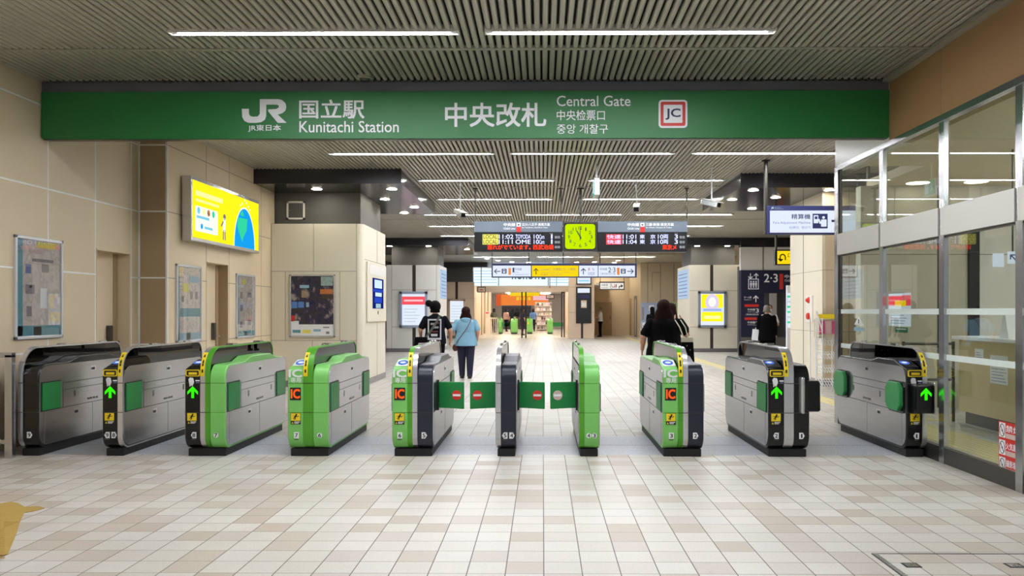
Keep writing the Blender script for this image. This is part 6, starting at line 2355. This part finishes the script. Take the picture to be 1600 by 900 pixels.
# shop front
YQ = 66.0
t = thing('shop_front', 'shop front with an orange banner and dark counter at the far end', 'shop', (PX(820, YQ), YQ, 0))
b = MB(); b.box(PX(782, YQ), PX(857, YQ), YQ, YQ + .3, PZ(820, 477, YQ), PZ(820, 460, YQ), emis('banner_orange', 'ff8a30', .95)); b.build('banner', t)
b = MB(); F = pixface(b, YQ - .01); F.rect(*F.R(833, 462, 857, 469), 'ad_pink', .01)
for k_ in range(4): F.rect(*F.R(807 + 6 * k_, 464, 811 + 6 * k_, 469), 'e_yellow', .012)
b.build('banner_mark', t)
b = MB(); b.box(PX(784, YQ), PX(830, YQ), YQ + .1, YQ + .4, PZ(820, 498, YQ), PZ(820, 478, YQ), 'soffit'); b.build('dark_screen', t)
b = MB(); b.box(PX(784, YQ), PX(830, YQ), YQ - .6, YQ + .2, 0, 1.0, 'p_dk'); b.build('counter', t)
b = MB(); b.box(PX(775, YQ), PX(783, YQ), YQ, YQ + .3, PZ(820, 478, YQ), PZ(820, 460, YQ), emis('banner_red', 'f0642c', .8)); b.build('side_banner', t)
YS2 = 60.0
t = thing('display_shelf', 'tall white display shelf with goods beside the far shop', 'shelf', (PX(850, YS2), YS2, 0))
sx0_, sx1_ = PX(836, YS2), PX(862, YS2)
b = MB(); b.box(sx0_, sx1_, YS2 + .3, YS2 + .35, 0, 2.1, 'panel_w'); b.build('back_panel', t)
for k_ in range(6):
    b = MB(); b.box(sx0_, sx1_, YS2, YS2 + .3, .1 + .34 * k_, .13 + .34 * k_, 'panel_w'); b.build('shelf_board', t)
pr = None
for k_ in range(6):
    for j in range(8):
        x_ = sx0_ + .07 + (sx1_ - sx0_ - .14) * j / 7
        m_ = random.choice(['pinkl', 'cloth_pink', 'paper', 'leather', 'ad_pink', 'bagw', 'smudge', 'paper'])
        b = MB(); hh_ = random.uniform(.14, .26)
        b.prism(rounded([(x_ - .05, .131 + .34 * k_), (x_ + .05, .131 + .34 * k_), (x_ + .045, .13 + .34 * k_ + hh_), (x_ - .045, .13 + .34 * k_ + hh_)], .012, 2), YS2 + .02, YS2 + .16, m_, 'y')
        tag(b.build('gift_box'), 'small packaged good on the far white display shelf', 'package', 'packaged goods on the far display shelf')

# carts and boards at the far right
YK = 36.5
t = thing('cart', 'white equipment trolley with stacked boxes at the far right', 'cart', (PX(1012, YK), YK, 0))
x0_, x1_ = PX(1003, YK), PX(1021, YK)
for z in (.18, .62):
    b = MB(); b.box(x0_, x1_, YK, YK + .45, z, z + .03, 'white'); b.build('tray', t)
b = MB()
for x in (x0_, x1_):
    for y in (YK, YK + .45): b.cyl((x, y, .06), (x, y, 1.0), .016, 'chrome')
b.build('frame', t)
for x in (x0_, x1_):
    for y in (YK, YK + .45):
        b = MB(); b.cyl((x - .02, y, .06), (x + .02, y, .06), .06, 'blackm', 14); b.build('wheel', t)
for i, (z, m_, lab) in enumerate(((.21, 'paper', 'white box on the lower tray of the trolley'), (.65, 'paper', 'white box on the upper tray of the trolley'))):
    b = MB(); b.box(x0_ + .04, x1_ - .1, YK + .05, YK + .4, z + .001, z + .28, m_); b.box(x0_ + .06, x1_ - .2, YK + .045, YK + .05, z + .1, z + .16, 'e_grey')
    tag(b.build('cardboard_box', bevel=.006), lab, 'box')
t = thing('partition_board', 'pale grey partition board with a paper, far right behind the trolley', 'board', (PX(1020, 42), 42, 0))
b = MB(); F = pixface(b, 42.0); F.rect(PX(1001, 42), .03, PX(1045, 42), PZ(1001, 473, 42), 'fr_b', .05); b.build('panel', t)
b = MB(); F = pixface(b, 41.94); F.rect(*F.R(1014, 477, 1022, 486), 'paper', .01); F.rect(*F.R(1003, 480, 1006, 500), 'smudge', .01); b.build('paper', t)
t = thing('partition_board', 'pale green partition board at the far right next to the middle pillar', 'board', (PX(1052, 42), 42, 0))
b = MB(); F = pixface(b, 41.9); F.rect(PX(1044, 42), .03, PX(1062, 42), PZ(1001, 472, 42), M.setdefault('grn_p', mat('board_green', 'b8c890', .6)), .05); b.build('panel', t)
b = MB(); F = pixface(b, 41.84); F.rect(*F.R(1048, 475, 1056, 478), 'green_dk', .01); b.build('label_strip', t)

# information board seen right of the elevator people
t = thing('information_rack', 'narrow lit route map panel beside the right pillar, partly hidden', 'panel', (PX(1232, 19.5), 19.5, 0))
b = MB(); F = pixface(b, 19.5); F.rect(PX(1228, 19.5), .15, PX(1262, 19.5), PZ(1228, 446, 19.5), 'white', .1); b.build('panel', t)
b = MB(); F = pixface(b, 19.38); F.rect(PX(1229, 19.5), PZ(1228, 512, 19.5), PX(1258, 19.5), PZ(1228, 458, 19.5), 'e_white', .01)
for k_ in range(6): F.rect(*F.R(1230, 462 + 8 * k_, 1240, 465 + 8 * k_), random.choice(['ad_c', 'ad_g', 'pale_scr']), .012)
b.build('map_sheet', t)
b = MB(); b.box(PX(1229, 19.5), PX(1262, 19.5), 19.5, 19.6, 0, .15, 'steel_d'); b.build('base', t)

# ------------------------------------------------------------------ tidy the helper notes
for o in bpy.data.objects:
    if '_w' in o: del o['_w']
